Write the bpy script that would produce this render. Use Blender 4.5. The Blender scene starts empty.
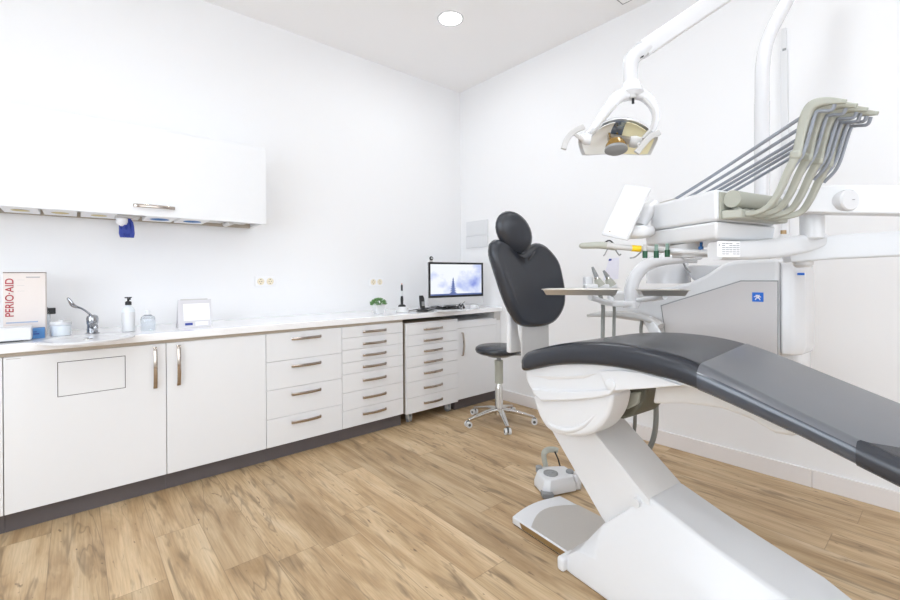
import bpy, bmesh, math, random
from mathutils import Vector, Matrix
random.seed(4)
sc = bpy.context.scene
COL = sc.collection
PI = math.pi
V = Vector

# ------------------------------------------------------------------ survey of the room
# world: left wall is x = 0, right wall is y = 0, floor z = 0. The surveyor's station is the camera.
FPX, YAW, ROLL = 437.3, math.radians(49.3), math.radians(-.4)
CAM = V((3.61, -3.2685, 1.25))
FW = V((-math.sin(YAW), math.cos(YAW), 0))
RT0 = V((math.cos(YAW), math.sin(YAW), 0))
UP0 = V((0, 0, 1))
RT = RT0*math.cos(ROLL)+UP0*math.sin(ROLL)
UP = UP0*math.cos(ROLL)-RT0*math.sin(ROLL)
def ray(x, y): return FW+RT*((x-450)/FPX)-UP*((y-275.7)/FPX)
def D(x, y, t): return CAM+ray(x, y)*t
def onX(x, y, v): d = ray(x, y); return CAM+d*((v-CAM.x)/d.x)
def onY(x, y, v): d = ray(x, y); return CAM+d*((v-CAM.y)/d.y)
def onZ(x, y, v): d = ray(x, y); return CAM+d*((v-CAM.z)/d.z)
# dental chair frame: u runs along the chair to its feet, n to the near side
O0 = V((2.13, -1.44, 0)); AU = math.radians(-5.6)
EU = V((math.cos(AU), math.sin(AU), 0)); EN = V((math.sin(AU), -math.cos(AU), 0)); EZ = V((0, 0, 1))
def W(u, n, z): return O0+EU*u+EN*n+EZ*z
def onN(x, y, k):
    d = ray(x, y); return CAM+d*((k-(CAM-O0).dot(EN))/d.dot(EN))
def uz(x, y, k):
    p = onN(x, y, k)-O0; return (p.dot(EU), p.z)
def onPlane(x, y, p0, nrm):
    d = ray(x, y); return CAM+d*((p0-CAM).dot(nrm)/d.dot(nrm))

# ------------------------------------------------------------------ materials
def srgb(c):
    return tuple((v/12.92 if v <= .04045 else ((v+.055)/1.055)**2.4) for v in c)
def hexc(h): return srgb(tuple(int(h[i:i+2], 16)/255 for i in (0, 2, 4)))
MATS = {}
def mat(name, h, rough=.5, metal=0, bump=0, scale=60, var=.03, coat=0, emit=None, estr=0, trans=0, alpha=1, spec=.5):
    if name in MATS: return MATS[name]
    m = bpy.data.materials.new(name); m.use_nodes = True
    nt = m.node_tree; b = nt.nodes['Principled BSDF']
    c = hexc(h)
    tc = nt.nodes.new('ShaderNodeTexCoord'); nz = nt.nodes.new('ShaderNodeTexNoise')
    nz.inputs['Scale'].default_value = scale; nz.inputs['Detail'].default_value = 3
    nt.links.new(tc.outputs['Object'], nz.inputs['Vector'])
    mx = nt.nodes.new('ShaderNodeMix'); mx.data_type = 'RGBA'
    mx.inputs[6].default_value = (*[v*(1-var) for v in c], 1)
    mx.inputs[7].default_value = (*[min(1, v*(1+var)) for v in c], 1)
    nt.links.new(nz.outputs['Fac'], mx.inputs[0]); nt.links.new(mx.outputs[2], b.inputs['Base Color'])
    b.inputs['Roughness'].default_value = rough; b.inputs['Metallic'].default_value = metal
    b.inputs['Coat Weight'].default_value = coat; b.inputs['Coat Roughness'].default_value = .08
    b.inputs['Transmission Weight'].default_value = trans; b.inputs['Alpha'].default_value = alpha
    b.inputs['Specular IOR Level'].default_value = spec
    if bump:
        bp = nt.nodes.new('ShaderNodeBump'); bp.inputs['Strength'].default_value = bump; bp.inputs['Distance'].default_value = .002
        nt.links.new(nz.outputs['Fac'], bp.inputs['Height']); nt.links.new(bp.outputs['Normal'], b.inputs['Normal'])
    if emit:
        b.inputs['Emission Color'].default_value = (*hexc(emit), 1); b.inputs['Emission Strength'].default_value = estr
    MATS[name] = m; return m
WALL = mat('painted_plaster', 'EFEFF0', .9, bump=.05, scale=180, var=.004, spec=.2)
CEIL = mat('ceiling_paint', 'F3F2F2', .95, scale=100, var=.004, spec=.1)
BASEB = mat('skirting_lacquer', 'E9E5E4', .5, var=.006)
LACQ = mat('cabinet_lacquer', 'E8E9EB', .32, var=.006, scale=20)
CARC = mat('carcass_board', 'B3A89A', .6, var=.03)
TAPM = mat('tap_chrome', 'A4A6AB', .15, 1, var=.01)
TOPM = mat('worktop_gloss', 'F6F6F7', .12, var=.004, coat=.4)
TOE = mat('plinth_grey', '5C5657', .55, var=.04)
DARKGAP = mat('dark_recess', '2A2623', .8)
CHROME = mat('chrome', 'D6D4D0', .12, 1, var=.01)
STEEL = mat('brushed_steel', 'C6C2BC', .36, .8, var=.05, scale=300)
HANDLE = mat('handle_nickel', 'B5ABA2', .14, 1, var=.04)
WHITE = mat('white_plastic', 'DDDEE0', .28, var=.006, coat=.25)
WHITE2 = mat('white_enamel', 'DCDCDE', .24, var=.005, coat=.4)
OFFW = mat('off_white_plastic', 'D8D6D4', .4, var=.01)
PALE = mat('pale_grey_plastic', 'C4C2C0', .4, var=.01)
PANEL = mat('grey_front_panel', 'CBC8C8', .18, var=.006, coat=.5)
SAGE = mat('sage_grey_plastic', 'ABACA1', .5, var=.02)
HOSE = mat('blue_grey_hose', '8F949D', .45, var=.02)
HOSE2 = mat('grey_suction_hose', '8A8B87', .5, var=.02)
VINYL = mat('slate_upholstery', '2C2F36', .27, bump=.12, scale=500, var=.03, spec=.55)
COVER_SHEEN = mat('grey_protective_film', '64666B', .30, var=.02, coat=.15)  # lighter grey carries the gloss reflection of the film's top
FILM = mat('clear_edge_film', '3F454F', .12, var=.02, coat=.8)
BLACK = mat('black_plastic', '17181A', .35, var=.02)
OLIVE = mat('olive_housing', '5B5B50', .5, var=.03)
BROWN = mat('bronze_strip', '9A7F58', .35, .4, var=.03)
GREY = mat('mid_grey_plastic', '8F9192', .45, var=.02)
RED = mat('red_print', 'B23A44', .6)
CARTON = mat('carton_cream', 'E3DAD5', .7, var=.01)
BLUE = mat('blue_carton', '4F86BF', .6, var=.03)
BLUE2 = mat('logo_blue', '1668CC', .5)
NAVY = mat('glove_blue', '2B3E94', .6, var=.08)
YEL = mat('yellow_sleeve', 'F2C91E', .45)
GREEN = mat('green_knob', '0B4A2E', .45)
LGREEN = mat('grey_green_knob', '7C958A', .45)
BLUEK = mat('blue_knob', '1D5A96', .45)
CREAM = mat('socket_cream', 'EDE3CC', .4, var=.01)
AMBER = mat('amber_shield', '8F6E30', .25, .3, var=.04)
REFL = mat('lamp_reflector', 'FFFFFB', .25, 0, var=.02)
YGLASS = mat('yellow_reflector', 'FAF2CC', .2, 0, var=.03)
LEAF = mat('succulent_leaf', '6E9A5E', .6, var=.25, scale=90)
RUBBER = mat('rubber', '5A5A58', .7)
PAPER = mat('paper', 'F3F3F5', .8, var=.004)
PRINT = mat('grey_print', '8F9096', .7)
GLASS = mat('clear_plastic', 'E4EAF0', .08, trans=.9, var=.004)
LAMPE = mat('downlight_glow', 'FFFFFF', .5, emit='FFFFFF', estr=14)

def floor_material():
    m = bpy.data.materials.new('oak_plank_floor'); m.use_nodes = True
    nt = m.node_tree; N = nt.nodes.new; L = nt.links.new; b = nt.nodes['Principled BSDF']
    def M(op, a, bb=None, c=None):
        n = N('ShaderNodeMath'); n.operation = op
        for i, v in enumerate((a, bb, c)):
            if v is None: continue
            if isinstance(v, (int, float)): n.inputs[i].default_value = v
            else: L(v, n.inputs[i])
        return n.outputs[0]
    tc = N('ShaderNodeTexCoord'); sp = N('ShaderNodeSeparateXYZ'); L(tc.outputs['Object'], sp.inputs[0])
    x, y = sp.outputs[0], sp.outputs[1]
    PW, PL = .19, 1.25
    ry = M('DIVIDE', y, PW); row = M('FLOOR', ry)
    wn = N('ShaderNodeTexWhiteNoise'); wn.noise_dimensions = '1D'; L(row, wn.inputs['W'])
    off = M('MULTIPLY', wn.outputs['Value'], 7.0)
    rx = M('ADD', M('DIVIDE', x, PL), off); colm = M('FLOOR', rx)
    cb = N('ShaderNodeCombineXYZ'); L(row, cb.inputs[0]); L(colm, cb.inputs[1])
    w2 = N('ShaderNodeTexWhiteNoise'); w2.noise_dimensions = '3D'; L(cb.outputs[0], w2.inputs['Vector'])
    pid = w2.outputs['Value']
    def noise(sx, sy, det, rough=.5, dist=0, k=37.):
        c = N('ShaderNodeCombineXYZ')
        L(M('ADD', M('MULTIPLY', x, sx), M('MULTIPLY', pid, k)), c.inputs[0])
        L(M('ADD', M('MULTIPLY', y, sy), M('MULTIPLY', pid, k*1.7)), c.inputs[1])
        n = N('ShaderNodeTexNoise'); n.inputs['Scale'].default_value = 1; n.inputs['Detail'].default_value = det
        n.inputs['Roughness'].default_value = rough; n.inputs['Distortion'].default_value = dist
        L(c.outputs[0], n.inputs['Vector']); return n.outputs['Fac']
    def ramp(f, pts):
        r = N('ShaderNodeValToRGB'); e = r.color_ramp.elements
        while len(e) < len(pts): e.new(.5)
        for q, (p, c) in zip(e, pts): q.position = p; q.color = (*c, 1)
        L(f, r.inputs[0]); return r.outputs[0]
    def mixc(f, a, bb, mode='MIX'):
        n = N('ShaderNodeMix'); n.data_type = 'RGBA'; n.blend_type = mode
        if isinstance(f, (int, float)): n.inputs[0].default_value = f
        else: L(f, n.inputs[0])
        for i, v in ((6, a), (7, bb)):
            if isinstance(v, tuple): n.inputs[i].default_value = (*v, 1)
            else: L(v, n.inputs[i])
        return n.outputs[2]
    base = ramp(noise(1.3, 9, 4, .6, .6), [(.24, hexc('A3845D')), (.42, hexc('BD9F79')), (.56, hexc('D2B690')), (.75, hexc('E0C9A8'))])
    fine = noise(5, 130, 3, .6, .2)
    base = mixc(.5, base, ramp(fine, [(.3, (.62, .6, .57)), (.6, (1, 1, 1))]), 'MULTIPLY')
    dark = ramp(noise(2.0, 15, 3, .55, 1.4, 91.), [(.56, (0, 0, 0)), (.7, (1, 1, 1))])
    base = mixc(M('MULTIPLY', dark, .72), base, hexc('806A50'))
    vn = M('ABSOLUTE', M('SUBTRACT', noise(1.1, 8.5, 2, .5, 1.2, 23.), .5))
    vein = ramp(vn, [(.0, (1, 1, 1)), (.022, (0, 0, 0))])
    gate = ramp(noise(1.7, 3.0, 1, .5, 0, 71.), [(.45, (0, 0, 0)), (.6, (1, 1, 1))])
    base = mixc(M('MULTIPLY', M('MULTIPLY', vein, gate), .55), base, hexc('6F5A44'))
    knots = ramp(noise(5.5, 22, 2, .5, 2.2, 57.), [(.69, (0, 0, 0)), (.75, (1, 1, 1))])
    base = mixc(M('MULTIPLY', knots, .7), base, hexc('5A4432'))
    tone = ramp(pid, [(0, (.80, .79, .77)), (.5, (.93, .93, .92)), (1, (1.0, 1.0, 1.0))])
    base = mixc(1.0, base, tone, 'MULTIPLY')
    fy = M('FRACT', ry); fx = M('FRACT', rx)
    sy = M('MINIMUM', fy, M('SUBTRACT', 1, fy)); sx = M('MINIMUM', fx, M('SUBTRACT', 1, fx))
    seam = M('MAXIMUM', M('LESS_THAN', sy, .008), M('LESS_THAN', sx, .0012))
    base = mixc(M('MULTIPLY', seam, .4), base, hexc('5E4A36'))
    L(base, b.inputs['Base Color']); b.inputs['Roughness'].default_value = .42
    b.inputs['Specular IOR Level'].default_value = .4
    bp = N('ShaderNodeBump'); bp.inputs['Strength'].default_value = .15; bp.inputs['Distance'].default_value = .002
    L(fine, bp.inputs['Height']); L(bp.outputs['Normal'], b.inputs['Normal'])
    return m

# ------------------------------------------------------------------ shape helpers (all in world metres)
def crom(pts, k=6):
    P = [V(p) for p in pts]; out = []
    for i in range(len(P)-1):
        a = P[i-1] if i else P[0]*2-P[1]; b, c = P[i], P[i+1]; d = P[i+2] if i+2 < len(P) else P[-1]*2-P[-2]
        for j in range(k):
            t = j/k
            out.append(.5*((2*b)+(c-a)*t+(2*a-5*b+4*c-d)*t*t+(3*b-a-3*c+d)*t**3))
    out.append(P[-1]); return out
def lerpl(vals, n):
    return [vals[min(int(i*(len(vals)-1)/(n-1)), len(vals)-2)]*(1-(i*(len(vals)-1)/(n-1)-min(int(i*(len(vals)-1)/(n-1)), len(vals)-2)))
            + vals[min(int(i*(len(vals)-1)/(n-1)), len(vals)-2)+1]*(i*(len(vals)-1)/(n-1)-min(int(i*(len(vals)-1)/(n-1)), len(vals)-2)) for i in range(n)]
class S:
    """a bmesh being filled with shapes"""
    def __init__(s): s.bm = bmesh.new()
    def loft(s, rings, cap=True, closed=True):
        R = [[s.bm.verts.new(p) for p in r] for r in rings]; n = len(R[0])
        for a, b in zip(R, R[1:]):
            for i in range(n if closed else n-1):
                j = (i+1) % n
                s.bm.faces.new((a[i], a[j], b[j], b[i]))
        if cap:
            s.bm.faces.new(list(reversed(R[0]))); s.bm.faces.new(R[-1])
        return s
    def prism(s, pts, d):
        """closed outline of world points, pushed along vector d"""
        return s.loft([[V(p) for p in pts], [V(p)+V(d) for p in pts]])
    def box(s, lo, hi):
        x0, y0, z0 = lo; x1, y1, z1 = hi
        return s.prism([(x0, y0, z0), (x1, y0, z0), (x1, y1, z0), (x0, y1, z0)], (0, 0, z1-z0))
    def obox(s, c, ax, ay, az, hx, hy, hz):
        c = V(c); a, b, d = V(ax).normalized()*hx, V(ay).normalized()*hy, V(az).normalized()*hz
        return s.prism([c-a-b-d, c+a-b-d, c+a+b-d, c-a+b-d], d*2)
    def tube(s, pts, r, seg=12, smooth=0, sec=None, up=None):
        P = crom(pts, smooth) if smooth else [V(p) for p in pts]
        n = len(P); rr = lerpl(list(r), n) if isinstance(r, (list, tuple)) else [r]*n
        T = [(P[min(i+1, n-1)]-P[max(i-1, 0)]).normalized() for i in range(n)]
        if up is not None: nr = V(up)
        else: nr = V((0, 0, 1)) if abs(T[0].z) < .9 else V((1, 0, 0))
        rings = []
        for i in range(n):
            nr = (nr-T[i]*nr.dot(T[i])).normalized() if up is None else (V(up)-T[i]*V(up).dot(T[i])).normalized()
            bi = T[i].cross(nr)
            if sec: rings.append([P[i]+bi*(a*rr[i])+nr*(b*rr[i]) for a, b in sec])
            else: rings.append([P[i]+(bi*math.cos(2*PI*k/seg)+nr*math.sin(2*PI*k/seg))*rr[i] for k in range(seg)])
        return s.loft(rings)
    def cyl(s, a, b, r, r2=None, seg=24): return s.tube([a, b], [r, r if r2 is None else r2], seg)
    def lathe(s, prof, o, axis=(0, 0, 1), seg=32, cap=True):
        ax = V(axis).normalized(); t = V((1, 0, 0)) if abs(ax.x) < .9 else V((0, 1, 0))
        e1 = (t-ax*t.dot(ax)).normalized(); e2 = ax.cross(e1); o = V(o)
        return s.loft([[o+ax*h+(e1*math.cos(2*PI*k/seg)+e2*math.sin(2*PI*k/seg))*max(r, 1e-4) for k in range(seg)] for r, h in prof], cap)
    def ell(s, o, rx, ry, rz, ax=(1, 0, 0), ay=(0, 1, 0), az=(0, 0, 1), m=10, seg=20):
        o = V(o); X_, Y_, Z_ = V(ax), V(ay), V(az)
        return s.loft([[o+Z_*(-math.cos(PI*i/m)*rz)+(X_*(math.cos(2*PI*k/seg)*rx)+Y_*(math.sin(2*PI*k/seg)*ry))*max(math.sin(PI*i/m), .01) for k in range(seg)] for i in range(m+1)])
def rsec(w, h, r=.25, k=4):
    """rounded rectangle section, unit list"""
    out = []; r = min(w, h)*r
    for cx, cy, a0 in ((w-r, h-r, 0), (-w+r, h-r, PI/2), (-w+r, -h+r, PI), (w-r, -h+r, 1.5*PI)):
        for j in range(k+1):
            a = a0+PI/2*j/k; out.append((cx+r*math.cos(a), cy+r*math.sin(a)))
    return out
def obj(name, s, m, parent=None, bevel=0, seg=3, smooth=True, sub=0, mats=None, matfn=None, ang=35):
    bm = s.bm if isinstance(s, S) else s
    bmesh.ops.remove_doubles(bm, verts=bm.verts, dist=1e-6)
    bmesh.ops.recalc_face_normals(bm, faces=bm.faces)
    me = bpy.data.meshes.new(name)
    root = parent
    base = V((0, 0, 0)); p = parent
    while p is not None: base += p.location; p = p.parent
    if parent is None:
        xs = [v.co for v in bm.verts]
        lo = V([min(c[i] for c in xs) for i in range(3)]); hi = V([max(c[i] for c in xs) for i in range(3)])
        loc = V(((lo.x+hi.x)/2, (lo.y+hi.y)/2, lo.z))
        for v in bm.verts: v.co -= loc
    else:
        loc = V((0, 0, 0))
        for v in bm.verts: v.co -= base
    bm.to_mesh(me); bm.free()
    me.materials.append(m)
    for mm in (mats or []): me.materials.append(mm)
    if matfn:
        for f in me.polygons: f.material_index = matfn(f)
    o = bpy.data.objects.new(name, me); COL.objects.link(o); o.location = loc
    if parent is not None: o.parent = parent
    if bevel:
        b = o.modifiers.new('bevel', 'BEVEL'); b.width = bevel; b.segments = seg; b.limit_method = 'ANGLE'; b.angle_limit = math.radians(28); b.harden_normals = False
    if sub:
        q = o.modifiers.new('sub', 'SUBSURF'); q.levels = sub; q.render_levels = sub
    if smooth:
        for f in me.polygons: f.use_smooth = True
        if not sub: me.set_sharp_from_angle(angle=math.radians(ang))
    return o
def tag(o, label, cat, group=None, kind=None):
    if label: o['label'] = label
    if cat: o['category'] = cat
    if group: o['group'] = group
    if kind: o['kind'] = kind
    return o
def thing(name, label, cat, loc, group=None):
    o = bpy.data.objects.new(name, None); COL.objects.link(o); o.location = V(loc); o.empty_display_size = .05
    return tag(o, label, cat, group)
def struct(name, s, m, **k):
    o = obj(name, s, m, **k); o['kind'] = 'structure'; return o
def dup(root, loc, label=None):
    r = root.copy(); COL.objects.link(r); r.location = V(loc)
    if label: r['label'] = label
    for ch in list(root.children):
        c = ch.copy(); COL.objects.link(c); c.parent = r
        for g in list(ch.children):
            d = g.copy(); COL.objects.link(d); d.parent = c
    return r
def text_mesh(txt, size, o, ax, ay, depth=.0008, spacing=1, name='t', squeeze=1):
    """lettering as a bmesh S, origin o at lower left, ax along the line, ay up the letters"""
    cu = bpy.data.curves.new(name, 'FONT'); cu.body = txt; cu.size = size; cu.offset = .012*size; cu.space_character = spacing; cu.extrude = 0
    ob = bpy.data.objects.new(name, cu); COL.objects.link(ob)
    dg = bpy.context.evaluated_depsgraph_get(); me = bpy.data.meshes.new_from_object(ob.evaluated_get(dg))
    s = S(); s.bm.from_mesh(me); bpy.data.objects.remove(ob); bpy.data.meshes.remove(me)
    ax, ay, o = V(ax).normalized(), V(ay).normalized(), V(o); nz = ax.cross(ay)
    for v in s.bm.verts: v.co = o+ax*(v.co.x*squeeze)+ay*v.co.y+nz*.0004
    r = bmesh.ops.extrude_face_region(s.bm, geom=list(s.bm.faces))
    for v in [g for g in r['geom'] if isinstance(g, bmesh.types.BMVert)]: v.co += nz*depth
    return s

# ------------------------------------------------------------------ the room
H = 3.285; RX, RY = 6.0, -5.2
struct('floor', S().box((-.1, RY-.1, -.1), (RX+.1, .1, 0)), floor_material(), smooth=False)
struct('ceiling', S().box((-.1, RY-.1, H), (RX+.1, .1, H+.1)), CEIL, smooth=False)
struct('wall_left', S().box((-.1, RY-.1, 0), (0, .1, H)), WALL, smooth=False)
struct('wall_right', S().box((0, 0, 0), (RX, .1, H)), WALL, smooth=False)
struct('wall_near', S().box((0, RY-.1, 0), (RX, RY, H)), WALL, smooth=False)
struct('wall_far', S().box((RX, RY-.1, 0), (RX+.1, .1, H)), WALL, smooth=False)
jx = onY(812, 490, -.015).x
struct('baseboard_right', S().box((.57, -.014, 0), (jx-.001, 0, .1035)).box((jx+.001, -.014, 0), (RX, 0, .1035)), BASEB, bevel=.002, seg=2)

# ceiling downlights
def downlight(x, y, label):
    t = thing('downlight', label, 'ceiling light', (x, y, H), 'recessed ceiling downlights')
    obj('trim_ring', S().lathe([(.088, -.001), (.088, -.006), (.104, -.004), (.106, -.0005)], (x, y, H), cap=False), WHITE2, t)
    obj('diffuser', S().lathe([(.087, -.004), (.087, -.0005)], (x, y, H)), LAMPE, t)
    L = bpy.data.lights.new('downlight_lamp', 'AREA'); L.shape = 'DISK'; L.size = .19; L.energy = LP; L.color = (.90, .955, 1)
    L.spread = math.radians(175)
    o = bpy.data.objects.new('downlight_lamp', L); COL.objects.link(o); o.location = (0, 0, -.012); o.parent = t
    return t
LP = 4.7; WE = 44
downlight(1.0, -1.0, 'round white recessed downlight glowing in the ceiling near the corner')
for x, y in ((3.1, -1.2), (1.6, -3.1), (3.1, -3.1), (4.6, -2.0), (2.1, -4.6)):
    downlight(x, y, 'round recessed downlight in the ceiling outside the photo')
    # (these light the room from above and behind the viewer)

def fill_window(n, lo, hi, axis, energy):  # assumed, unseen windows, added to flatten the room light
    f = S(); c = [(a+b)/2 for a, b in zip(lo, hi)]
    th = .05
    i = 1-axis
    def bar(a0, a1, z0, z1):
        l = [0, 0, z0]; h = [0, 0, z1]; l[axis], h[axis] = lo[axis], hi[axis]; l[i], h[i] = a0, a1; f.box(l, h)
    bar(lo[i], hi[i], lo[2], lo[2]+th); bar(lo[i], hi[i], hi[2]-th, hi[2]); bar(lo[i], lo[i]+th, lo[2]+th, hi[2]-th); bar(hi[i]-th, hi[i], lo[2]+th, hi[2]-th); bar(c[i]-th/2, c[i]+th/2, lo[2]+th, hi[2]-th)
    w_ = struct('window_%d' % n, f, WHITE, bevel=.004)
    g = S(); l = list(lo); h = list(hi); m_ = (lo[axis]+hi[axis])/2; l[axis] = hi[axis]-.012 if axis == 0 else lo[axis]+.004; h[axis] = l[axis]+.008
    l[i] += .01; h[i] -= .01; l[2] += .01; h[2] -= .01
    g.box(l, h)
    obj('pane', g, FILL_PANE, w_, smooth=False)
    L = bpy.data.lights.new('window_daylight', 'AREA'); L.shape = 'RECTANGLE'; L.size = hi[i]-lo[i]-.1; L.size_y = hi[2]-lo[2]-.1; L.energy = energy; L.color = (.885, .945, 1)  # added area lamp, fills the room from behind the camera
    o = bpy.data.objects.new('window_daylight', L); COL.objects.link(o)
    o.location = (lo[0]-.01, c[1], c[2]) if axis == 0 else (c[0], hi[1]+.01, c[2])
    o.rotation_euler = (PI/2, 0, PI/2) if axis == 0 else (-PI/2, 0, 0)
FILL_PANE = mat('frosted_lit_pane', 'E8EEF4', .4, emit='E8F0FA', estr=1.2)  # glow for the added windows
fill_window(1, (RX-.04, -4.6, .75), (RX-.0005, -1.4, 2.6), 0, WE*.5)
fill_window(2, (1.4, RY+.0005, .7), (4.6, RY+.04, 2.6), 1, WE)
# service hatch in the ceiling
p = onZ(623, 3.5, H)
struct('trim_1', S().box((p.x, p.y-.30, H-.004), (p.x+.28, p.y, H+.0)), CEIL, bevel=.001)
hf = S(); x1, y1 = p.x+.284, p.y
for a, b in (((x1-.29, y1), (x1+.006, y1+.006)), ((x1, y1-.3), (x1+.006, y1+.006)), ((x1-.29, y1-.306), (x1+.006, y1-.3)), ((x1-.29, y1-.306), (x1-.284, y1+.006))):
    hf.box((a[0], a[1], H-.005), (b[0], b[1], H-.0005))
struct('trim_2', hf, GREY)
# cable raceway on the right wall
rx = onY(785, 100, 0).x
t = thing('cable_raceway', 'thin white vertical cable raceway on the wall behind the lamp pole', 'cable cover', (rx, -.01, 1.1))
z1 = onY(785, 29, 0).z; z2 = onY(785, 50, 0).z
obj('cover', S().box((rx-.018, -.022, .35), (rx+.018, 0, z2-.004)), WHITE, t, bevel=.002)
obj('upper_cover', S().box((rx-.012, -.02, z2), (rx+.012, 0, z1)), WHITE, t, bevel=.002)
obj('end_clip', S().box((rx-.006, -.024, z2-.012), (rx+.012, -.02, z2+.002)), GREY, t)

# ------------------------------------------------------------------ worktop and base cabinets
FX = .59
def cy(px, y=340): return onX(px, y, FX).y
Y0, Y1, Y2, Y3, Y4, Y5 = -4.5, cy(3, 400), cy(166.5, 400), cy(266.3, 400), cy(342.3, 400), cy(403.3, 380)
Y6, Y7 = cy(457.5, 380), cy(497, 380)
ZB, ZT = .101, .868
s = S().box((0.001, Y0, .888), (.61, -.001, .93))
struct_top = tag(obj('worktop', s, TOPM, bevel=.004), 'long glossy white worktop running along the left wall to the corner', 'worktop')
HB = S  # alias
def bar_handle(parent, c, along, out, L=.115, vert=False):
    """bowed bar handle with two feet"""
    a, o_ = V(along), V(out); c = V(c)
    pts = [c-a*L/2+o_*.001, c-a*L/2+o_*.014, c-a*L*.25+o_*.024, c+o_*.028, c+a*L*.25+o_*.024, c+a*L/2+o_*.014, c+a*L/2+o_*.001]
    return obj('handle', S().tube(pts, 1, smooth=3, sec=rsec(.0034, .0095, .4, 2), up=a.cross(o_)), HANDLE, parent, smooth=True)
def carcass(name, ya, yb, label, cat='cabinet', group=None, plinth=True, za=ZB, depth0=.002, zt=ZT):
    t = thing(name, label, cat, ((FX)/2, (ya+yb)/2, 0), group)
    c = S().box((depth0, ya+.0012, za), (FX-.021, yb-.0012, zt))
    obj('body', c, CARC, t)
    if plinth: obj('plinth', S().box((depth0, ya+.0005, 0.0), (.545, yb-.0005, za-.001)), TOE, t)
    return t
def front(parent, name, ya, yb, za, zb, g=.0017, mt=None):
    return obj(name, S().box((FX-.02, ya+g, za+g*.7), (FX, yb-g, zb-g*.7)), mt or LACQ, parent, bevel=.0012, seg=2)
# strip that paints the shadow gap below the worktop
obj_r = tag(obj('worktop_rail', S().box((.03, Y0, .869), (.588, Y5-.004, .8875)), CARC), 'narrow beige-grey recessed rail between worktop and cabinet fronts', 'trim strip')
# far left cabinet
c0 = carcass('base_cabinet', Y0, Y1, 'white base cabinet cut off by the left photo edge, beside the sink cabinet')
d = front(c0, 'door', Y0, Y1, ZB, ZT); bar_handle(d, (FX, Y0+.06, .76), (0, 0, 1), (1, 0, 0), .13)
# sink cabinet with flap
c1 = carcass('base_cabinet', Y1, Y2, 'wide white sink cabinet with a rectangular waste flap in its door')
d = front(c1, 'door', Y1, Y2, ZB, ZT)
hy = cy(155, 368); zt_, zb_ = onX(155, 348, FX).z, onX(155, 387, FX).z
bar_handle(d, (FX, hy, (zt_+zb_)/2), (0, 0, 1), (1, 0, 0), zt_-zb_)
a, b = onX(58, 362.5, FX), onX(125, 388, FX); zt2 = .5*(onX(58, 362.5, FX).z+onX(125, 356.5, FX).z); zb2 = .5*(onX(58, 396, FX).z+onX(125, 388, FX).z)
obj('waste_flap', S().box((FX-.004, a.y, zb2), (FX+.0006, b.y, zt2)), LACQ, d)
fr = S(); ww = .003
for lo, hi in (((a.y-ww, zb2-ww), (b.y+ww, zb2)), ((a.y-ww, zt2), (b.y+ww, zt2+ww)), ((a.y-ww, zb2), (a.y, zt2)), ((b.y, zb2), (b.y+ww, zt2))):
    fr.box((FX-.003, lo[0], lo[1]), (FX+.0005, hi[0], hi[1]))
obj('flap_gap', fr, DARKGAP, d)
lm = onX(12, 359, FX)
o = obj('maker_mark', S().box((FX, lm.y-.02, lm.z-.002), (FX+.0004, lm.y+.03, lm.z+.002)), PALE, d)
# single door
c2 = carcass('base_cabinet', Y2, Y3, 'white one-door base cabinet with handle at its left edge, right of the sink cabinet')
d = front(c2, 'door', Y2, Y3, ZB, ZT)
hy = cy(178.5, 368); zt_, zb_ = onX(178, 346, FX).z, onX(178, 384, FX).z
bar_handle(d, (FX, hy, (zt_+zb_)/2), (0, 0, 1), (1, 0, 0), zt_-zb_)
# drawers
def drawers(t, ya, yb, zs, hpx0, hpx1, hys):
    for i in range(len(zs)-1):
        d = front(t, 'drawer', ya, yb, zs[i+1], zs[i])
        ha, hb = onX(hpx0, hys[i], FX), onX(hpx1, hys[i], FX)
        bar_handle(d, (FX, (ha.y+hb.y)/2, onX((hpx0+hpx1)/2, hys[i], FX).z), (0, 1, 0), (1, 0, 0), hb.y-ha.y)
c3 = carcass('drawer_cabinet', Y3, Y4, 'white cabinet of four equal deep drawers beside the one-door cabinet', 'drawers')
zz = [ZT]+[onX(267, q, FX).z for q in (362.7, 391.2, 420.4)]+[ZB]
drawers(c3, Y3, Y4, zz, 292, 320, (337.3, 364, 391.5, 419))
c4 = carcass('drawer_cabinet', Y4, Y5, 'fixed white cabinet of seven drawers, left of the wheeled drawer unit', 'drawers')
zz = [ZT]+[onX(343.5, q, FX).z for q in (338.6, 350.8, 363.4, 375.2, 393.6, 411.4)]+[ZB]
drawers(c4, Y4, Y5, zz, 363, 385.3, (330.5, 342.2, 353.5, 364.8, 378, 395, 411))
# side panel seen beside the mobile unit
MFX = FX+.012
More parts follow.
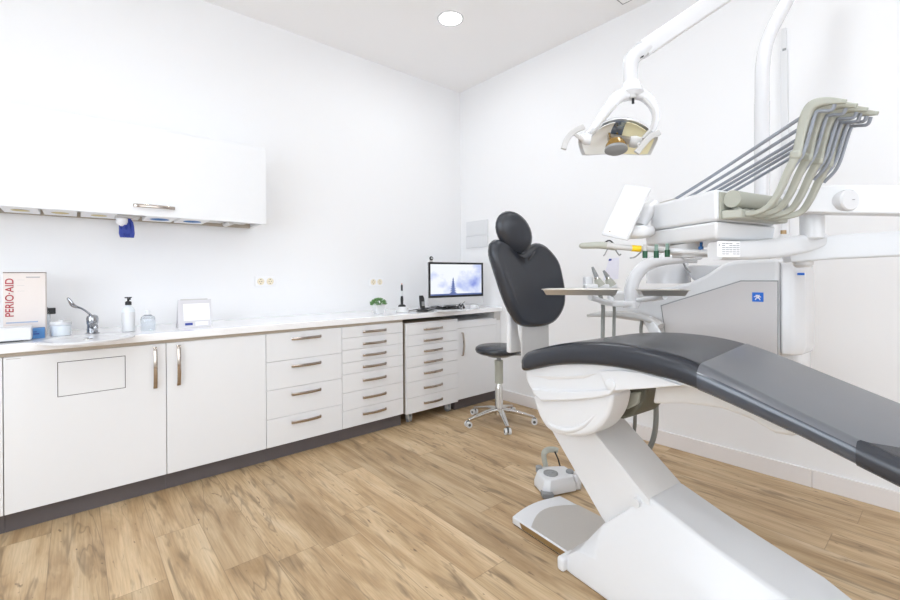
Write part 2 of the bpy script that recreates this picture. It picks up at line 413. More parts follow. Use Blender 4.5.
# mobile unit on casters
ya, yb = Y5+.022, Y6-.004
zmb = onX(405, 415.5, MFX).z
t = thing('mobile_drawer_unit', 'white wheeled drawer unit on casters under the worktop', 'drawers', (.3, (ya+yb)/2, 0))
ztm = onX(430, 321.0, MFX).z-.004
obj('body', S().box((.06, ya, zmb+.003), (MFX-.02, yb, ztm)), CARC, t)
zz = [ztm]+[onX(406, q, MFX).z for q in (325, 335.9, 347.0, 357.6, 368.8, 383.2, 399.3)]+[zmb]
d = obj('top_strip', S().box((MFX-.02, ya+.001, zz[1]+.001), (MFX, yb-.001, zz[0])), LACQ, t, bevel=.001)
for i in range(1, 8):
    d = obj('drawer', S().box((MFX-.02, ya+.0015, zz[i+1]+.0012), (MFX, yb-.0015, zz[i]-.0012)), LACQ, t, bevel=.0012, seg=2)
    q = (328.2, 339.2, 349.6, 360.4, 371.2, 385.5, 400.5)[i-1]
    ha, hb = onX(424, q, MFX), onX(441.7, q, MFX)
    bar_handle(d, (MFX, (ha.y+hb.y)/2, onX(433, q, MFX).z), (0, 1, 0), (1, 0, 0), hb.y-ha.y)
for cx_, cy_ in ((MFX-.07, ya+.07), (MFX-.07, yb-.07), (.14, ya+.07), (.14, yb-.07)):
    cs = S().cyl((cx_, cy_-.014, .03), (cx_, cy_+.014, .03), .03, seg=18)
    w = obj('caster', cs, GREY, t)
    obj('caster_fork', S().prism([(cx_+.024, cy_-.02, .03), (cx_+.024, cy_-.02, zmb+.003), (cx_-.024, cy_-.02, zmb+.003), (cx_-.012, cy_-.02, .03)], (0, .005, 0)).prism([(cx_+.024, cy_+.015, .03), (cx_+.024, cy_+.015, zmb+.003), (cx_-.024, cy_+.015, zmb+.003), (cx_-.012, cy_+.015, .03)], (0, .005, 0)).box((cx_-.024, cy_-.02, zmb-.012), (cx_+.024, cy_+.02, zmb+.003)), PALE, w)
# corner cabinet with open slot
z_top = onX(457, 327, FX).z+.012
zd = onX(457.5, 328.6, FX).z
t = thing('corner_cabinet', 'small white one-door cabinet with an open slot on top, next to the stool', 'cabinet', (.3, (Y6+Y7)/2, 0))
obj('body', S().box((.002, Y6+.0012, ZB), (FX-.021, Y7, .845-.02)), LACQ, t)
obj('plinth', S().box((.002, Y6+.0005, 0), (.545, Y7+.02, ZB-.001)), TOE, t)
zs_ = onX(457.5, 322.3, FX).z
obj('top_strip', S().box((FX-.02, Y6+.0015, zd+.001), (FX, Y7-.001, zs_)), LACQ, t, bevel=.001)
d = obj('door', S().box((FX-.02, Y6+.0015, ZB), (FX, Y7-.001, zd-.001)), LACQ, t, bevel=.0012)
hy = cy(462, 343)
zt_, zb_ = onX(462, 333, FX).z, onX(462, 355, FX).z
bar_handle(d, (FX, hy, (zt_+zb_)/2), (0, 0, 1), (1, 0, 0), zt_-zb_)
obj('side_panel', S().box((.002, Y7+.0005, ZB), (FX, -.003, .80)), LACQ, t)
obj('corner_block', S().box((.002, Y7-.03, .80+.0005), (FX-.004, -.003, .887)), PALE, t)

# ------------------------------------------------------------------ wall cabinet with glove dispensers
UX = .35
Z0, Z1 = 1.632, 2.175
ye = cy(265.5) if 0 else onX(266, 200, UX).y
ys = -4.5
t = thing('wall_cabinet', 'long white wall cabinet with lift-up door above the sink', 'cabinet', (UX/2, (ye+ys)/2, Z0))
bd = S().box((0.001, ys, Z0+.03), (UX-.02, ye-.018, Z1))
obj('body', bd, LACQ, t)
obj('side_panel', S().box((0.001, ye-.0175, Z0+.004), (UX-.021, ye, Z1)), LACQ, t, bevel=.001)
d = obj('door', S().box((UX-.0195, ys, Z0), (UX, ye+.001, Z1+.002)), LACQ, t, bevel=.0015)
ha, hb = onX(134.5, 206, UX), onX(173.5, 208, UX)
hz = (ha.z+hb.z)/2
bar_handle(d, (UX, (ha.y+hb.y)/2, hz), (0, 1, 0), (1, 0, 0), hb.y-ha.y)
obj('bottom_rail', S().box((.02, ys, Z0-.004), (.035, ye-.02, Z0+.0295)), CARC, t)
# glove boxes sitting in the open underside
def glove_box(pa, pb, hole, label, glove=None):
    ya, yb = onX(pa, 222, .2).y, onX(pb, 222, .2).y
    t = thing('glove_box', label, 'glove box', (.17, (ya+yb)/2, Z0), 'glove boxes under the wall cabinet')
    obj('carton', S().box((.05, ya+.004, Z0), (.305, yb-.004, Z0+.029)), PAPER, t, bevel=.002)
    ym = (ya+yb)/2; RO = .036 if hole is LTAN else .05
    obj('opening', S().lathe([(1e-4, 0), (RO, 0), (RO+.004, -.0015), (RO, -.003), (1e-4, -.003)], (.2, ym, Z0)), hole, t)
    return t
LTAN = mat('latex_tan', 'CDBE8E', .7, var=.1); SKYB = mat('nitrile_blue', '2F6CAE', .6, var=.1)
glove_box(0, 40, LTAN, 'leftmost white glove box with cream gloves in the wall cabinet underside')
glove_box(42, 78, LTAN, 'second white glove box with cream gloves from the left under the wall cabinet')
glove_box(80, 117, LTAN, 'third white glove box with cream gloves, left of the hanging blue glove')
glove_box(144, 175, SKYB, 'white glove box with blue oval opening just right of the hanging glove')
glove_box(177, 207, SKYB, 'white glove box with blue opening, second right of the hanging glove')
# the hanging glove dispenser
g0 = onX(125, 216, .22)
t = thing('glove_dispenser', 'dispenser under the wall cabinet with a navy blue glove hanging out', 'glove dispenser', (g0.x, g0.y, Z0-.05))
obj('holder', S().box((g0.x-.06, g0.y-.05, Z0-.012), (g0.x+.06, g0.y+.07, Z0+.028)), PALE, t, bevel=.004)
obj('cuff', S().tube([(g0.x, g0.y-.02, Z0-.005), (g0.x+.01, g0.y-.015, Z0-.03), (g0.x+.01, g0.y-.035, Z0-.05)], [.028, .032, .02], 12, smooth=4), PAPER, t)
gl = S().loft([[V((g0.x+.02+.006*math.sin(3*k+i), g0.y+.004+w*(k/3-1)+.006*i/3, Z0-.01-i*.024)) for k in range(7)]+[V((g0.x+.004+.006*math.sin(3*k+i), g0.y+.004+w*(k/3-1), Z0-.01-i*.024)) for k in reversed(range(7))] for i, w in enumerate((.022, .034, .036, .036, .036, .03))])
obj('glove', gl, NAVY, t, bevel=.004)
# loose pipe-like fitting at the right end of the underside
q0 = onX(228, 228, .17)
t = thing('roll_holder', 'small white roll holder under the right end of the wall cabinet', 'roll holder', (q0.x, q0.y, Z0-.01))
obj('roll', S().cyl((.1, q0.y, Z0+.008), (.27, q0.y, Z0+.008), .02), OFFW, t)
obj('bracket', S().box((.09, q0.y-.13, Z0+.012), (.3, q0.y-.03, Z0+.029)).box((.12, q0.y+.03, Z0+.01), (.3, q0.y+.12, Z0+.029)), PALE, t, bevel=.002)

# ------------------------------------------------------------------ things on the worktop
CT = .93
# sink
sk = onZ(88, 340, CT)
t = thing('sink', 'white oval basin set into the worktop below the tap', 'sink', (sk.x, sk.y, CT))
rim = S(); seg = 40
def oval(rx_, ry_, z): return [V((sk.x-.02+rx_*math.cos(2*PI*k/seg), sk.y+ry_*math.sin(2*PI*k/seg), z)) for k in range(seg)]
rim.loft([oval(.2, .2, CT+.001), oval(.2, .2, CT+.008), oval(.19, .19, CT+.011), oval(.165, .165, CT+.009), oval(.15, .15, CT+.003), oval(.13, .13, CT+.002)])
obj('basin', rim, WHITE2, t)
obj('drain', S().lathe([(.02, 0), (.02, .003), (.012, .004)], (sk.x-.02, sk.y, CT+.002)), CHROME, t)
# tap
fp = onZ(92.5, 334.5, CT); fy = fp.y; fx = fp.x
t = thing('tap', 'chrome mixer tap with a long loop elbow lever at the sink', 'tap', (fx, fy, CT))
kz = CT+.0005
obj('tap_body', S().lathe([(.034, 0), (.034, .006), (.026, .012), (.024, .055), (.027, .065), (.028, .09), (.024, .105), (.012, .112)], (fx, fy, kz)), TAPM, t)
obj('spout', S().tube([(fx+.01, fy, kz+.045), (fx+.06, fy+.005, kz+.062), (fx+.12, fy+.01, kz+.055), (fx+.125, fy+.01, kz+.035)], [.016, .014, .012, .011], smooth=5), TAPM, t)
le = onX(70, 300, fx+.03)
A = V((fx, fy, kz+.105)); B = V((fx+.03, le.y, le.z)); mid = (A+B)/2
perp = V((.012, 0, 0))
loop = [A, A*.55+B*.45+perp*.2, B+perp*1.1+V((0, .02, -.03)), B+perp*.6+V((0, -.004, .006)), B-perp*.6+V((0, -.008, .004)), B-perp*1.1+V((0, .01, -.035)), A*.55+B*.45-perp*.2, A]
obj('lever', S().tube(loop, .0052, 8, smooth=6), TAPM, t)
# carton with red lettering
cA, cB = onX(3, 300, .33), onX(45.5, 300, .33)
ctop = onX(25, 273, .33).z
t = thing('carton_box', 'tall cream carton with red vertical lettering at the left photo edge', 'box', (.26, (cA.y+cB.y)/2, CT))
obj('carton', S().box((.17, cA.y, CT+.0005), (.33, cB.y, ctop)), CARTON, t, bevel=.0015)
obj('top_flap', S().box((.17, cA.y, ctop), (.332, cB.y, ctop+.004)), mat('carton_edge', '6E5B50', .8), t)
lx = onX(13.6, 317, .33); hgt = onX(13, 317, .33).z; top_ = onX(13, 279, .33).z
tm = text_mesh('PERIO·AID', 1, (0, 0, 0), (1, 0, 0), (0, 1, 0)); xs = [v.co.x for v in tm.bm.verts]; ys_ = [v.co.y for v in tm.bm.verts]
tw, th = max(xs)-min(xs), max(ys_)-min(ys_); tm.bm.free()
want = top_-hgt; wid = onX(14, 300, .33).y-onX(5.3, 300, .33).y
tm = text_mesh('PERIO·AID', wid/th, (.33, lx.y, hgt), (0, 0, 1), (0, -1, 0), squeeze=want/(tw*wid/th)); obj('red_lettering', tm, RED, t, smooth=False)
ln = onX(22, 322.3, .33)
obj('blue_print', S().box((.33, onX(6, 322, .33).y, ln.z-.003), (.3306, onX(38, 322, .33).y, ln.z+.003)), mat('pale_blue_print', '9FB0CC', .7), t)
g1 = onX(26, 277, .33); g2 = onX(40, 278.5, .33)
obj('grey_print', S().box((.33, g1.y, g1.z-.003), (.3306, g2.y, g1.z+.001)), PRINT, t)
fs = S(); e1, e2 = onX(17, 280, .33), onX(24.5, 291, .33)
for z_ in (e1.z, (e1.z+e2.z)/2, e2.z): fs.box((.33, e1.y, z_-.0008), (.3305, e2.y, z_+.0008))
obj('faint_marks', fs, PALE, t)
# white box in front
wA, wB = onX(-8, 340, .5), onX(31.5, 340, .5); wz = onX(20, 327.5, .5).z
t = thing('storage_box', 'low white box on the worktop at the left photo edge, before the carton', 'box', (.44, (wA.y+wB.y)/2, CT))
obj('box_body', S().box((.37, wA.y-.1, CT+.006), (.5, wB.y, wz)), WHITE, t, bevel=.006)
obj('feet', S().box((.38, wA.y, CT+.0003), (.49, wB.y-.03, CT+.0065)), BLACK, t)
# blue box
bA, bB = onX(33, 335, .34), onX(45, 335, .34)
t = thing('small_box', 'small blue carton standing between carton and sink', 'box', (.36, (bA.y+bB.y)/2, CT))
b0 = cB.y+.004
bz = onX(38, 328, .38).z
bA, bB = onX(32, 335, .40), onX(44.5, 335, .40)
obj('carton', S().box((.335, bA.y, CT+.0005), (.40, bB.y, bz)), BLUE, t, bevel=.001)
obj('printed_band', S().box((.40, bA.y+.006, CT+.022), (.4006, bB.y-.02, CT+.028)).box((.40, bA.y+.006, CT+.034), (.4006, bB.y-.03, CT+.038)), NAVY, t)
# soap dispenser behind carton with black nozzle
q = onX(50, 311, .1)
t = thing('pump_dispenser', 'clear dispenser with a black nozzle half hidden behind the cream carton', 'dispenser', (.1, q.y-.03, CT))
obj('bottle', S().lathe([(.03, 0), (.032, .005), (.032, .13), (.02, .15), (.014, .16)], (.1, q.y-.03, CT+.0005)), GLASS, t)
obj('nozzle', S().cyl((.1, q.y-.03, CT+.16), (.1, q.y-.03, q.z+.02), .01).obox((.1, q.y-.005, q.z), (1, 0, 0), (0, 1, 0), (0, 0, 1), .016, .03, .018), BLACK, t, bevel=.003)
# white jar
q = onZ(61, 335.5, CT)
t = thing('jar', 'squat white plastic jar with a lid left of the tap', 'jar', (q.x, q.y, CT))
obj('jar_body', S().lathe([(.04, 0), (.044, .004), (.044, .055), (.04, .06)], (q.x, q.y, CT+.0005)), mat('frosted_plastic', 'E3E9EE', .3), t)
obj('lid', S().lathe([(.047, 0), (.047, .016), (.043, .019), (.01, .02), (.01, .03), (.004, .031)], (q.x, q.y, CT+.0608)), WHITE, t)
# soap pump bottle
q = onZ(128.5, 331.5, CT); XS = q.x; zt = onX(128.5, 297, XS).z-CT
t = thing('soap_bottle', 'white soap bottle with a black pump right of the tap', 'bottle', (XS, q.y, CT))
obj('bottle', S().lathe([(.030, 0), (.034, .004), (.034, zt*.5), (.033, zt*.56)], (XS, q.y, CT+.0005)), WHITE, t)
obj('shoulder', S().lathe([(.0335, 0), (.033, .012), (.024, .028), (.013, .036), (.013, .042)], (XS, q.y, CT+.001+zt*.56)), mat('frosted_plastic', 'E3E9EE', .3), t)
zc = CT+zt*.56+.043
obj('pump', S().lathe([(.016, 0), (.016, .018), (.012, .022), (.006, .024), (.006, CT+zt-.008-zc), (.018, CT+zt-.006-zc), (.018, CT+zt-zc)], (XS, q.y, zc)).tube([(XS, q.y, CT+zt-.005), (XS+.04, q.y+.004, CT+zt-.006), (XS+.045, q.y+.004, CT+zt-.014)], .005, 8), BLACK, t)
# clear bottle
q = onZ(148, 330.5, CT); XS = q.x
t = thing('clear_bottle', 'transparent flask with a pale cap between soap bottle and desk calendar', 'bottle', (XS, q.y, CT))
w_ = .038
obj('flask', S().loft([[V((XS+a*k_, q.y+b*k_, CT+.0005+h)) for a, b in rsec(.02, .037, .5, 4)] for k_, h in ((.92, 0), (1, .004), (1, .07), (.9, .083), (.45, .095))]), GLASS, t)
obj('cap', S().lathe([(.013, 0), (.013, .022), (.011, .025)], (XS, q.y, CT+.096)), WHITE, t)
# desk calendar
CX = onZ(194, 327.5, CT).x-.04; a, b = onX(177, 327, CX), onX(211, 327, CX); zt = onX(194, 299.5, CX).z
t = thing('desk_calendar', 'grey tent desk calendar with a white page', 'calendar', (CX+0.000, (a.y+b.y)/2, CT))
GL = mat('calendar_board', 'D4D2D6', .7)
obj('board', S().prism([(CX+0.040, a.y, CT+.0005), (CX+0.000, a.y+.006, zt), (CX-0.004, a.y+.006, zt), (CX+0.036, a.y, CT+.0005)], (0, b.y-a.y-.006, 0)).prism([(CX-0.040, a.y, CT+.0005), (CX-0.002, a.y+.006, zt), (CX-0.006, a.y+.006, zt), (CX-0.044, a.y, CT+.0005)], (0, b.y-a.y-.006, 0)), GL, t)
def cal(y0, y1, f0, f1):
    x = lambda f: CX+.0406-.04*f
    z = lambda f: CT+(zt-CT)*f
    return S().prism([(x(f0), y0, z(f0)), (x(f0), y1, z(f0)), (x(f1), y1, z(f1)), (x(f1), y0, z(f1))], (.0012, 0, .0004))
ww = b.y-a.y
obj('page', cal(a.y+ww*.17, b.y-ww*.06, .25, .85), PAPER, t)
obj('blue_title', cal(a.y+ww*.2, a.y+ww*.42, .09, .17), NAVY, t)
obj('label_field', cal(a.y+ww*.5, b.y-ww*.12, .06, .2), PAPER, t)
obj('spiral_binding', S().cyl((CX-0.002, a.y+.02, zt), (CX-0.002, b.y-.02, zt), .004, seg=8), PALE, t)
# sockets
for px, py, lab in ((265, 281.5, 'double cream power socket on the left wall right of the wall cabinet'), (376, 282, 'double cream power socket on the left wall above the potted plant')):
    q = onX(px, py, 0)
    t = thing('power_socket', lab, 'socket', (0, q.y, q.z), 'double wall sockets')
    obj('face_plate', S().box((0, q.y-.078, q.z-.038), (.009, q.y+.078, q.z+.042)), PAPER, t, bevel=.003)
    for k in (-1, 1):
        o = obj('outlet', S().lathe([(.027, 0), (.027, .004), (.022, .004), (.02, .0015)], (.009, q.y+k*.036, q.z), (1, 0, 0)), CREAM, t)
        obj('pin_holes', S().lathe([(.003, 0), (.003, .0022)], (.0105, q.y+k*.036-.008, q.z), (1, 0, 0), 8).lathe([(.003, 0), (.003, .0022)], (.0105, q.y+k*.036+.008, q.z), (1, 0, 0), 8).box((.0105, q.y+k*.036-.003, q.z+.014), (.0135, q.y+k*.036+.003, q.z+.019)).box((.0105, q.y+k*.036-.003, q.z-.019), (.0135, q.y+k*.036+.003, q.z-.014)), DARKGAP, o)
# plant
q = onZ(378.5, 313.8, CT); px_, py_ = q.x, q.y
t = thing('potted_plant', 'small green succulent in a square white pot on the worktop', 'plant', (px_, py_, CT))
pw = .043
obj('pot', S().loft([[V((px_+a*k_, py_+b*k_, CT+.0005+h)) for a, b in rsec(pw, pw, .2, 3)] for k_, h in ((.82, 0), (1, .078), (.9, .078), (.85, .066))]), WHITE, t)
lf = S(); zc = CT+.085
for i in range(150):
    th_, ph = random.random()*2*PI, random.random()**.7*PI*.55
    d = V((math.cos(th_)*math.sin(ph), math.sin(th_)*math.sin(ph), math.cos(ph)*.75))
    c = V((px_, py_, zc))+V((d.x*.058, d.y*.066, d.z*.055))
    ax = d.normalized(); si = ax.cross(V((.3, .2, 1))).normalized(); u3 = ax.cross(si)
    lf.ell(c, .006, .0035, .013, si, u3, ax, 4, 6)
for i in range(14):
    th_ = random.random()*2*PI; lf.tube([(px_, py_, zc-.02), (px_+.045*math.cos(th_), py_+.045*math.sin(th_), zc+.02)], .002, 5)
obj('foliage', lf, LEAF, t)
# curing light
q = onZ(402, 312.3, CT); x_, y_ = q.x, q.y
zt = onX(402.3, 283.5, x_).z
t = thing('curing_light', 'cordless curing light upright in a white charging base', 'dental tool', (x_, y_, CT))
obj('charging_base', S().lathe([(.056, 0), (.058, .008), (.044, .04), (.036, .05)], (x_, y_, CT+.0005)), WHITE, t)
obj('black_collar', S().lathe([(.036, 0), (.03, .014), (.014, .02)], (x_, y_, CT+.0505)), BLACK, t)
z_ = CT+.0705
hh = zt-z_
obj('grip', S().lathe([(.011, 0), (.013, hh*.25), (.01, hh*.4)], (x_, y_, z_)), BLACK, t)
obj('white_sleeve', S().lathe([(.011, 0), (.011, hh*.25)], (x_, y_, z_+hh*.4)), WHITE, t)
obj('black_sleeve', S().lathe([(.009, 0), (.009, hh*.25), (.005, hh*.3)], (x_, y_, z_+hh*.65)), BLACK, t)
obj('light_tip', S().lathe([(.004, 0), (.005, hh*.05)], (x_, y_, z_+hh*.95)), mat('orange_tip', 'D2622A', .4), t)
# cordless phone
q = onZ(423, 311.5, CT); x_, y_ = q.x, q.y; zt = onX(423, 295.5, x_).z
t = thing('cordless_phone', 'black cordless phone standing in its cradle on the worktop', 'phone', (x_, y_, CT))
obj('cradle', S().loft([[V((x_+a*k_, y_+b*k_, CT+.0005+h)) for a, b in rsec(.045, .045, .6, 4)] for k_, h in ((1, 0), (.95, .015), (.6, .025))]), BLACK, t)
obj('handset', S().loft([[V((x_-.012*i/3+a*k_, y_-.012*i/3+b*k_, CT+.02+h)) for a, b in rsec(.013, .024, .6, 4)] for i, (k_, h) in enumerate(((.9, 0), (1, .03), (1, .1), (.75, zt-CT-.02)))]), BLACK, t)
obj('keypad', S().box((x_+.0, y_-.02, CT+.05), (x_+.012, y_+.01, CT+.09)), GREY, t)
# monitor
ML, MR = D(428.3, 298, 4.0), D(483.2, 296, 4.36)
wx = V((MR.x-ML.x, MR.y-ML.y, 0)); MW = wx.length; wx.normalize(); nrm = wx.cross(EZ)
if nrm.dot(CAM-ML) < 0: nrm = -nrm
zb = .5*(ML.z+MR.z); ztp = D(427.5, 262, 4.02).z
mc = V(((ML.x+MR.x)/2, (ML.y+MR.y)/2, 0))
t = thing('computer_monitor', 'silver all-in-one computer with black-framed screen showing a snowy tree', 'computer', (mc.x, mc.y, CT))
def mp(a, z, d=0): return V((mc.x, mc.y, 0))+wx*a+EZ*z+nrm*d
hw = MW/2; chin = zb-.075
ALU = mat('silver_aluminium', 'D9DADC', .3, .5, var=.01)
obj('housing', S().prism([mp(-hw, chin, -.02), mp(hw, chin, -.02), mp(hw, ztp, -.02), mp(-hw, ztp, -.02)], nrm*.02), ALU, t, bevel=.006)
obj('bezel', S().prism([mp(-hw+.001, zb, .0002), mp(hw-.001, zb, .0002), mp(hw-.001, ztp-.001, .0002), mp(-hw+.001, ztp-.001, .0002)], nrm*.002), BLACK, t)
def screen_mat():
    m = bpy.data.materials.new('screen_image'); m.use_nodes = True; nt = m.node_tree; b = nt.nodes['Principled BSDF']
    tc = nt.nodes.new('ShaderNodeTexCoord'); nz = nt.nodes.new('ShaderNodeTexNoise'); nz.inputs['Scale'].default_value = 1.6; nz.inputs['Detail'].default_value = 5
    mpn = nt.nodes.new('ShaderNodeMapping'); mpn.inputs['Scale'].default_value = (2.2, 2.2, 3.2); mpn.inputs['Location'].default_value = (1.3, .4, 2.0)
    nt.links.new(tc.outputs['Object'], mpn.inputs[0]); nt.links.new(mpn.outputs[0], nz.inputs['Vector'])
    sp = nt.nodes.new('ShaderNodeSeparateXYZ'); nt.links.new(tc.outputs['Object'], sp.inputs[0])
    # bluer toward the lower left of the picture, white toward the right
    ma = nt.nodes.new('ShaderNodeMath'); ma.operation = 'MULTIPLY_ADD'; nt.links.new(sp.outputs[0], ma.inputs[0]); ma.inputs[1].default_value = -.75; nt.links.new(nz.outputs['Fac'], ma.inputs[2])
    cr = nt.nodes.new('ShaderNodeValToRGB'); e = cr.color_ramp.elements
    e[0].position = .24; e[0].color = (*hexc('7C8BDC'), 1); e[1].position = .5; e[1].color = (*hexc('F4F8FF'), 1)
    q = e.new(.36); q.color = (*hexc('B9C6F2'), 1)
    nt.links.new(ma.outputs[0], cr.inputs[0]); nt.links.new(cr.outputs[0], b.inputs['Emission Color'])
    b.inputs['Emission Strength'].default_value = .9; b.inputs['Base Color'].default_value = (.01, .01, .01, 1); b.inputs['Roughness'].default_value = .2
    return m
sb = zb+.02; st = ztp-.02; sw = hw-.024
scr = obj('screen', S().prism([mp(-sw, sb, .0024), mp(sw, sb, .0024), mp(sw, st, .0024), mp(-sw, st, .0024)], nrm*.0005), screen_mat(), t)
tr = S()
tx = -hw+MW*.43
for k in range(7):
    zk = sb+.015+k*.021; wk = .046*(1-k/7.5)
    tr.prism([mp(tx-wk, zk, .0031), mp(tx+wk, zk, .0031), mp(tx, zk+.03, .0031)], nrm*.0004)
tr.prism([mp(tx-.05, sb, .0031), mp(tx+.05, sb, .0031), mp(tx+.02, sb+.02, .0031), mp(tx-.02, sb+.02, .0031)], nrm*.0004)
obj('tree_picture', tr, mat('tree_ink', '5B6A9C', .5, emit='4A587F', estr=.7), scr)
obj('task_bar', S().prism([mp(-sw, sb, .0031), mp(sw, sb, .0031), mp(sw, sb+.014, .0031), mp(-sw, sb+.014, .0031)], nrm*.0003), mat('task_bar_glow', '3C4A70', .5, emit='57699A', estr=.6), scr)
st_ = S().prism([mp(-.09, CT+.0005, -.02), mp(.09, CT+.0005, -.02), mp(.08, CT+.006, -.02), mp(-.08, CT+.006, -.02)], -nrm*.12)
st_.tube([mp(0, CT+.004, -.12), mp(0, CT+.1, -.10), mp(0, zb+.1, -.025)], 1, sec=rsec(.07, .006, .3, 2), up=nrm)
obj('stand', st_, ALU, t)
# webcam above the monitor
q = mp(-hw+.04, ztp+.0, -.008)
t = thing('webcam', 'tiny black and white webcam perched on the top left of the monitor', 'camera', q)
obj('clip', S().obox(q+EZ*.008, wx, nrm, EZ, .012, .01, .0075), PALE, t)
obj('camera_head', S().ell(q+EZ*.034, .02, .016, .02, wx, nrm, EZ), BLACK, t)
obj('lens', S().cyl(q+EZ*.034+nrm*.012-wx*.004, q+EZ*.034+nrm*.019-wx*.004, .008), PALE, t)
# cables
t = thing('cable_tangle', 'tangle of black cables behind the phone and under the monitor', 'cables', onZ(440, 309, CT))
for k in range(9):
    px0 = 414+random.random()*14
    pts = [onZ(px0, 309.5+random.random()*2.5, CT)+EZ*.004]
    for j in range(4):
        px0 += 7+random.random()*5
        pts.append(onZ(min(px0, 462), 307.5+random.random()*4, CT)+EZ*(.004+random.random()*(.02 if j < 3 else .035)))
    if k == 0: pts[0] = onZ(408, 311, CT)+EZ*.004
    obj('cable', S().tube(pts, .0035, 6, smooth=6), BLACK, t)
for px, py, dx in ((433, 305, -3), (438, 304, -2), (443, 303, 2), (462, 302.5, 5), (458, 304, 5)):
    a = onZ(px+1, 309, CT)+EZ*.006
    obj('wire', S().tube([a, D(px, py+2, (a-CAM).dot(FW)), D(px+dx*.6, py-1, (a-CAM).dot(FW))], .002, 5, smooth=4), BLACK, t)
obj('adapter', S().obox(onZ(452, 309, CT)+EZ*.014, wx, nrm, EZ, .04, .02, .012), BLACK, t, bevel=.003)
# headset / glasses-like black clip
t = thing('headset', 'small black headset lying under the right side of the monitor', 'headset', onZ(460, 309, CT))
c_ = onZ(461, 309, CT)
obj('band', S().tube([c_+wx*-.035+EZ*.006, c_+wx*-.02+EZ*.045, c_+EZ*.02, c_+wx*.022+EZ*.045, c_+wx*.035+EZ*.006], .005, 8, smooth=5), BLACK, t)
obj('ear_pad', S().ell(c_+wx*-.035+EZ*.014, .008, .013, .013), BLACK, t); obj('ear_pad', S().ell(c_+wx*.035+EZ*.014, .008, .013, .013), BLACK, t)
# keyboard and mouse
k0 = onZ(450, 311.6, CT); kd = V((.25, 1, 0)).normalized(); kn = V((1, -.25, 0)).normalized()
t = thing('keyboard', 'slim white keyboard lying before the monitor', 'keyboard', (k0.x, k0.y, CT))
obj('keyboard_base', S().obox(k0+EZ*.006, kd, kn, EZ, .14, .045, .0055), ALU, t, bevel=.003)
obj('keys', S().obox(k0+EZ*.0135, kd, kn, EZ, .132, .04, .0018), WHITE, t)
m0 = onZ(474, 308.5, CT)
t = thing('mouse', 'rounded white computer mouse at the right of the keyboard', 'mouse', (m0.x, m0.y, CT))
ms = S().loft([[V((m0.x+a*k_*.9, m0.y+b*k_*1.5, CT+.0005+h)) for a, b in rsec(.034, .034, .9, 5)] for k_, h in ((1, 0), (1.05, .012), (.9, .026), (.55, .036), (.1, .04))])
obj('mouse_body', ms, WHITE, t)
# panel / notice on right wall
a, b = onY(467, 222, 0), onY(488.5, 246, 0)
zt = .5*(onY(467, 222, 0).z+onY(488.5, 219.5, 0).z); zm = .5*(onY(467, 237, 0).z+onY(488.5, 235, 0).z); zb_ = .5*(onY(467, 248.5, 0).z+onY(488.5, 246.5, 0).z)
t = thing('wall_panel', 'flat white electrical cover panel on the wall beside the headrest', 'wall panel', ((a.x+b.x)/2, 0, zb_))
obj('upper_door', S().box((a.x, -.012, zm+.003), (b.x, 0, zt)), WHITE, t, bevel=.002)
obj('lower_cover', S().box((a.x, -.018, zb_), (b.x, 0, zm-.001)), WHITE, t, bevel=.002)

# ------------------------------------------------------------------ stool
sx, sy = 1.055, -.53
t = thing('stool', 'round charcoal swivel stool on a chrome five-star base', 'stool', (sx, sy, 0))
obj('seat', S().lathe([(.02, .588), (.17, .588), (.192, .6), (.2, .62), (.195, .638), (.175, .65), (.05, .653), (.001, .653)], (sx, sy, 0), seg=48), VINYL, t)
obj('seat_plate', S().lathe([(.1, .565), (.13, .588)], (sx, sy, 0)).obox((sx+.12*RT0.x, sy+.12*RT0.y, .572), RT0, FW, EZ, .11, .006, .005), GREY, t)
obj('gas_lift_cover', S().lathe([(.02, .53), (.036, .528), (.036, .335), (.02, .33)], (sx, sy, 0)), SAGE, t)
obj('inner_tube', S().lathe([(.017, .57), (.017, .3)], (sx, sy, 0)), GREY, t)
obj('column', S().lathe([(.024, .335), (.03, .3), (.033, .29), (.033, .13), (.038, .115), (.038, .07)], (sx, sy, 0)), CHROME, t)
a0 = math.atan2(-.693+.525, 1.311-1.063)
for k in range(5):
    an = a0+k*2*PI/5; d = V((math.cos(an), math.sin(an), 0)); c = V((sx, sy, 0))
    l = obj('leg', S().tube([c+d*.03+EZ*.11, c+d*.12+EZ*.1, c+d*.27+EZ*.066, c+d*.295+EZ*.062], [1, .9, .6, .5], smooth=4, sec=rsec(.026, .017, .7, 3), up=(0, 0, 1)), CHROME, t)
    cc = c+d*.295; si = V((-d.y, d.x, 0))
    w = S().cyl(cc-si*.026+EZ*.0255, cc-si*.008+EZ*.0255, .025, seg=20).cyl(cc+si*.008+EZ*.0255, cc+si*.026+EZ*.0255, .025, seg=20)
    w1 = obj('caster', w, WHITE, t)
    obj('caster_core', S().cyl(cc-si*.0275+EZ*.0255, cc+si*.0275+EZ*.0255, .012, seg=14).cyl(cc+EZ*.025, cc+EZ*.058, .007).obox(cc+EZ*.04, si, d, EZ, .008, .014, .012), RUBBER, w1)

# ------------------------------------------------------------------ dental chair
t = chair = thing('dental_chair', 'charcoal upholstered dental patient chair on a white folding base', 'dental chair', W(.8, 0, 0))
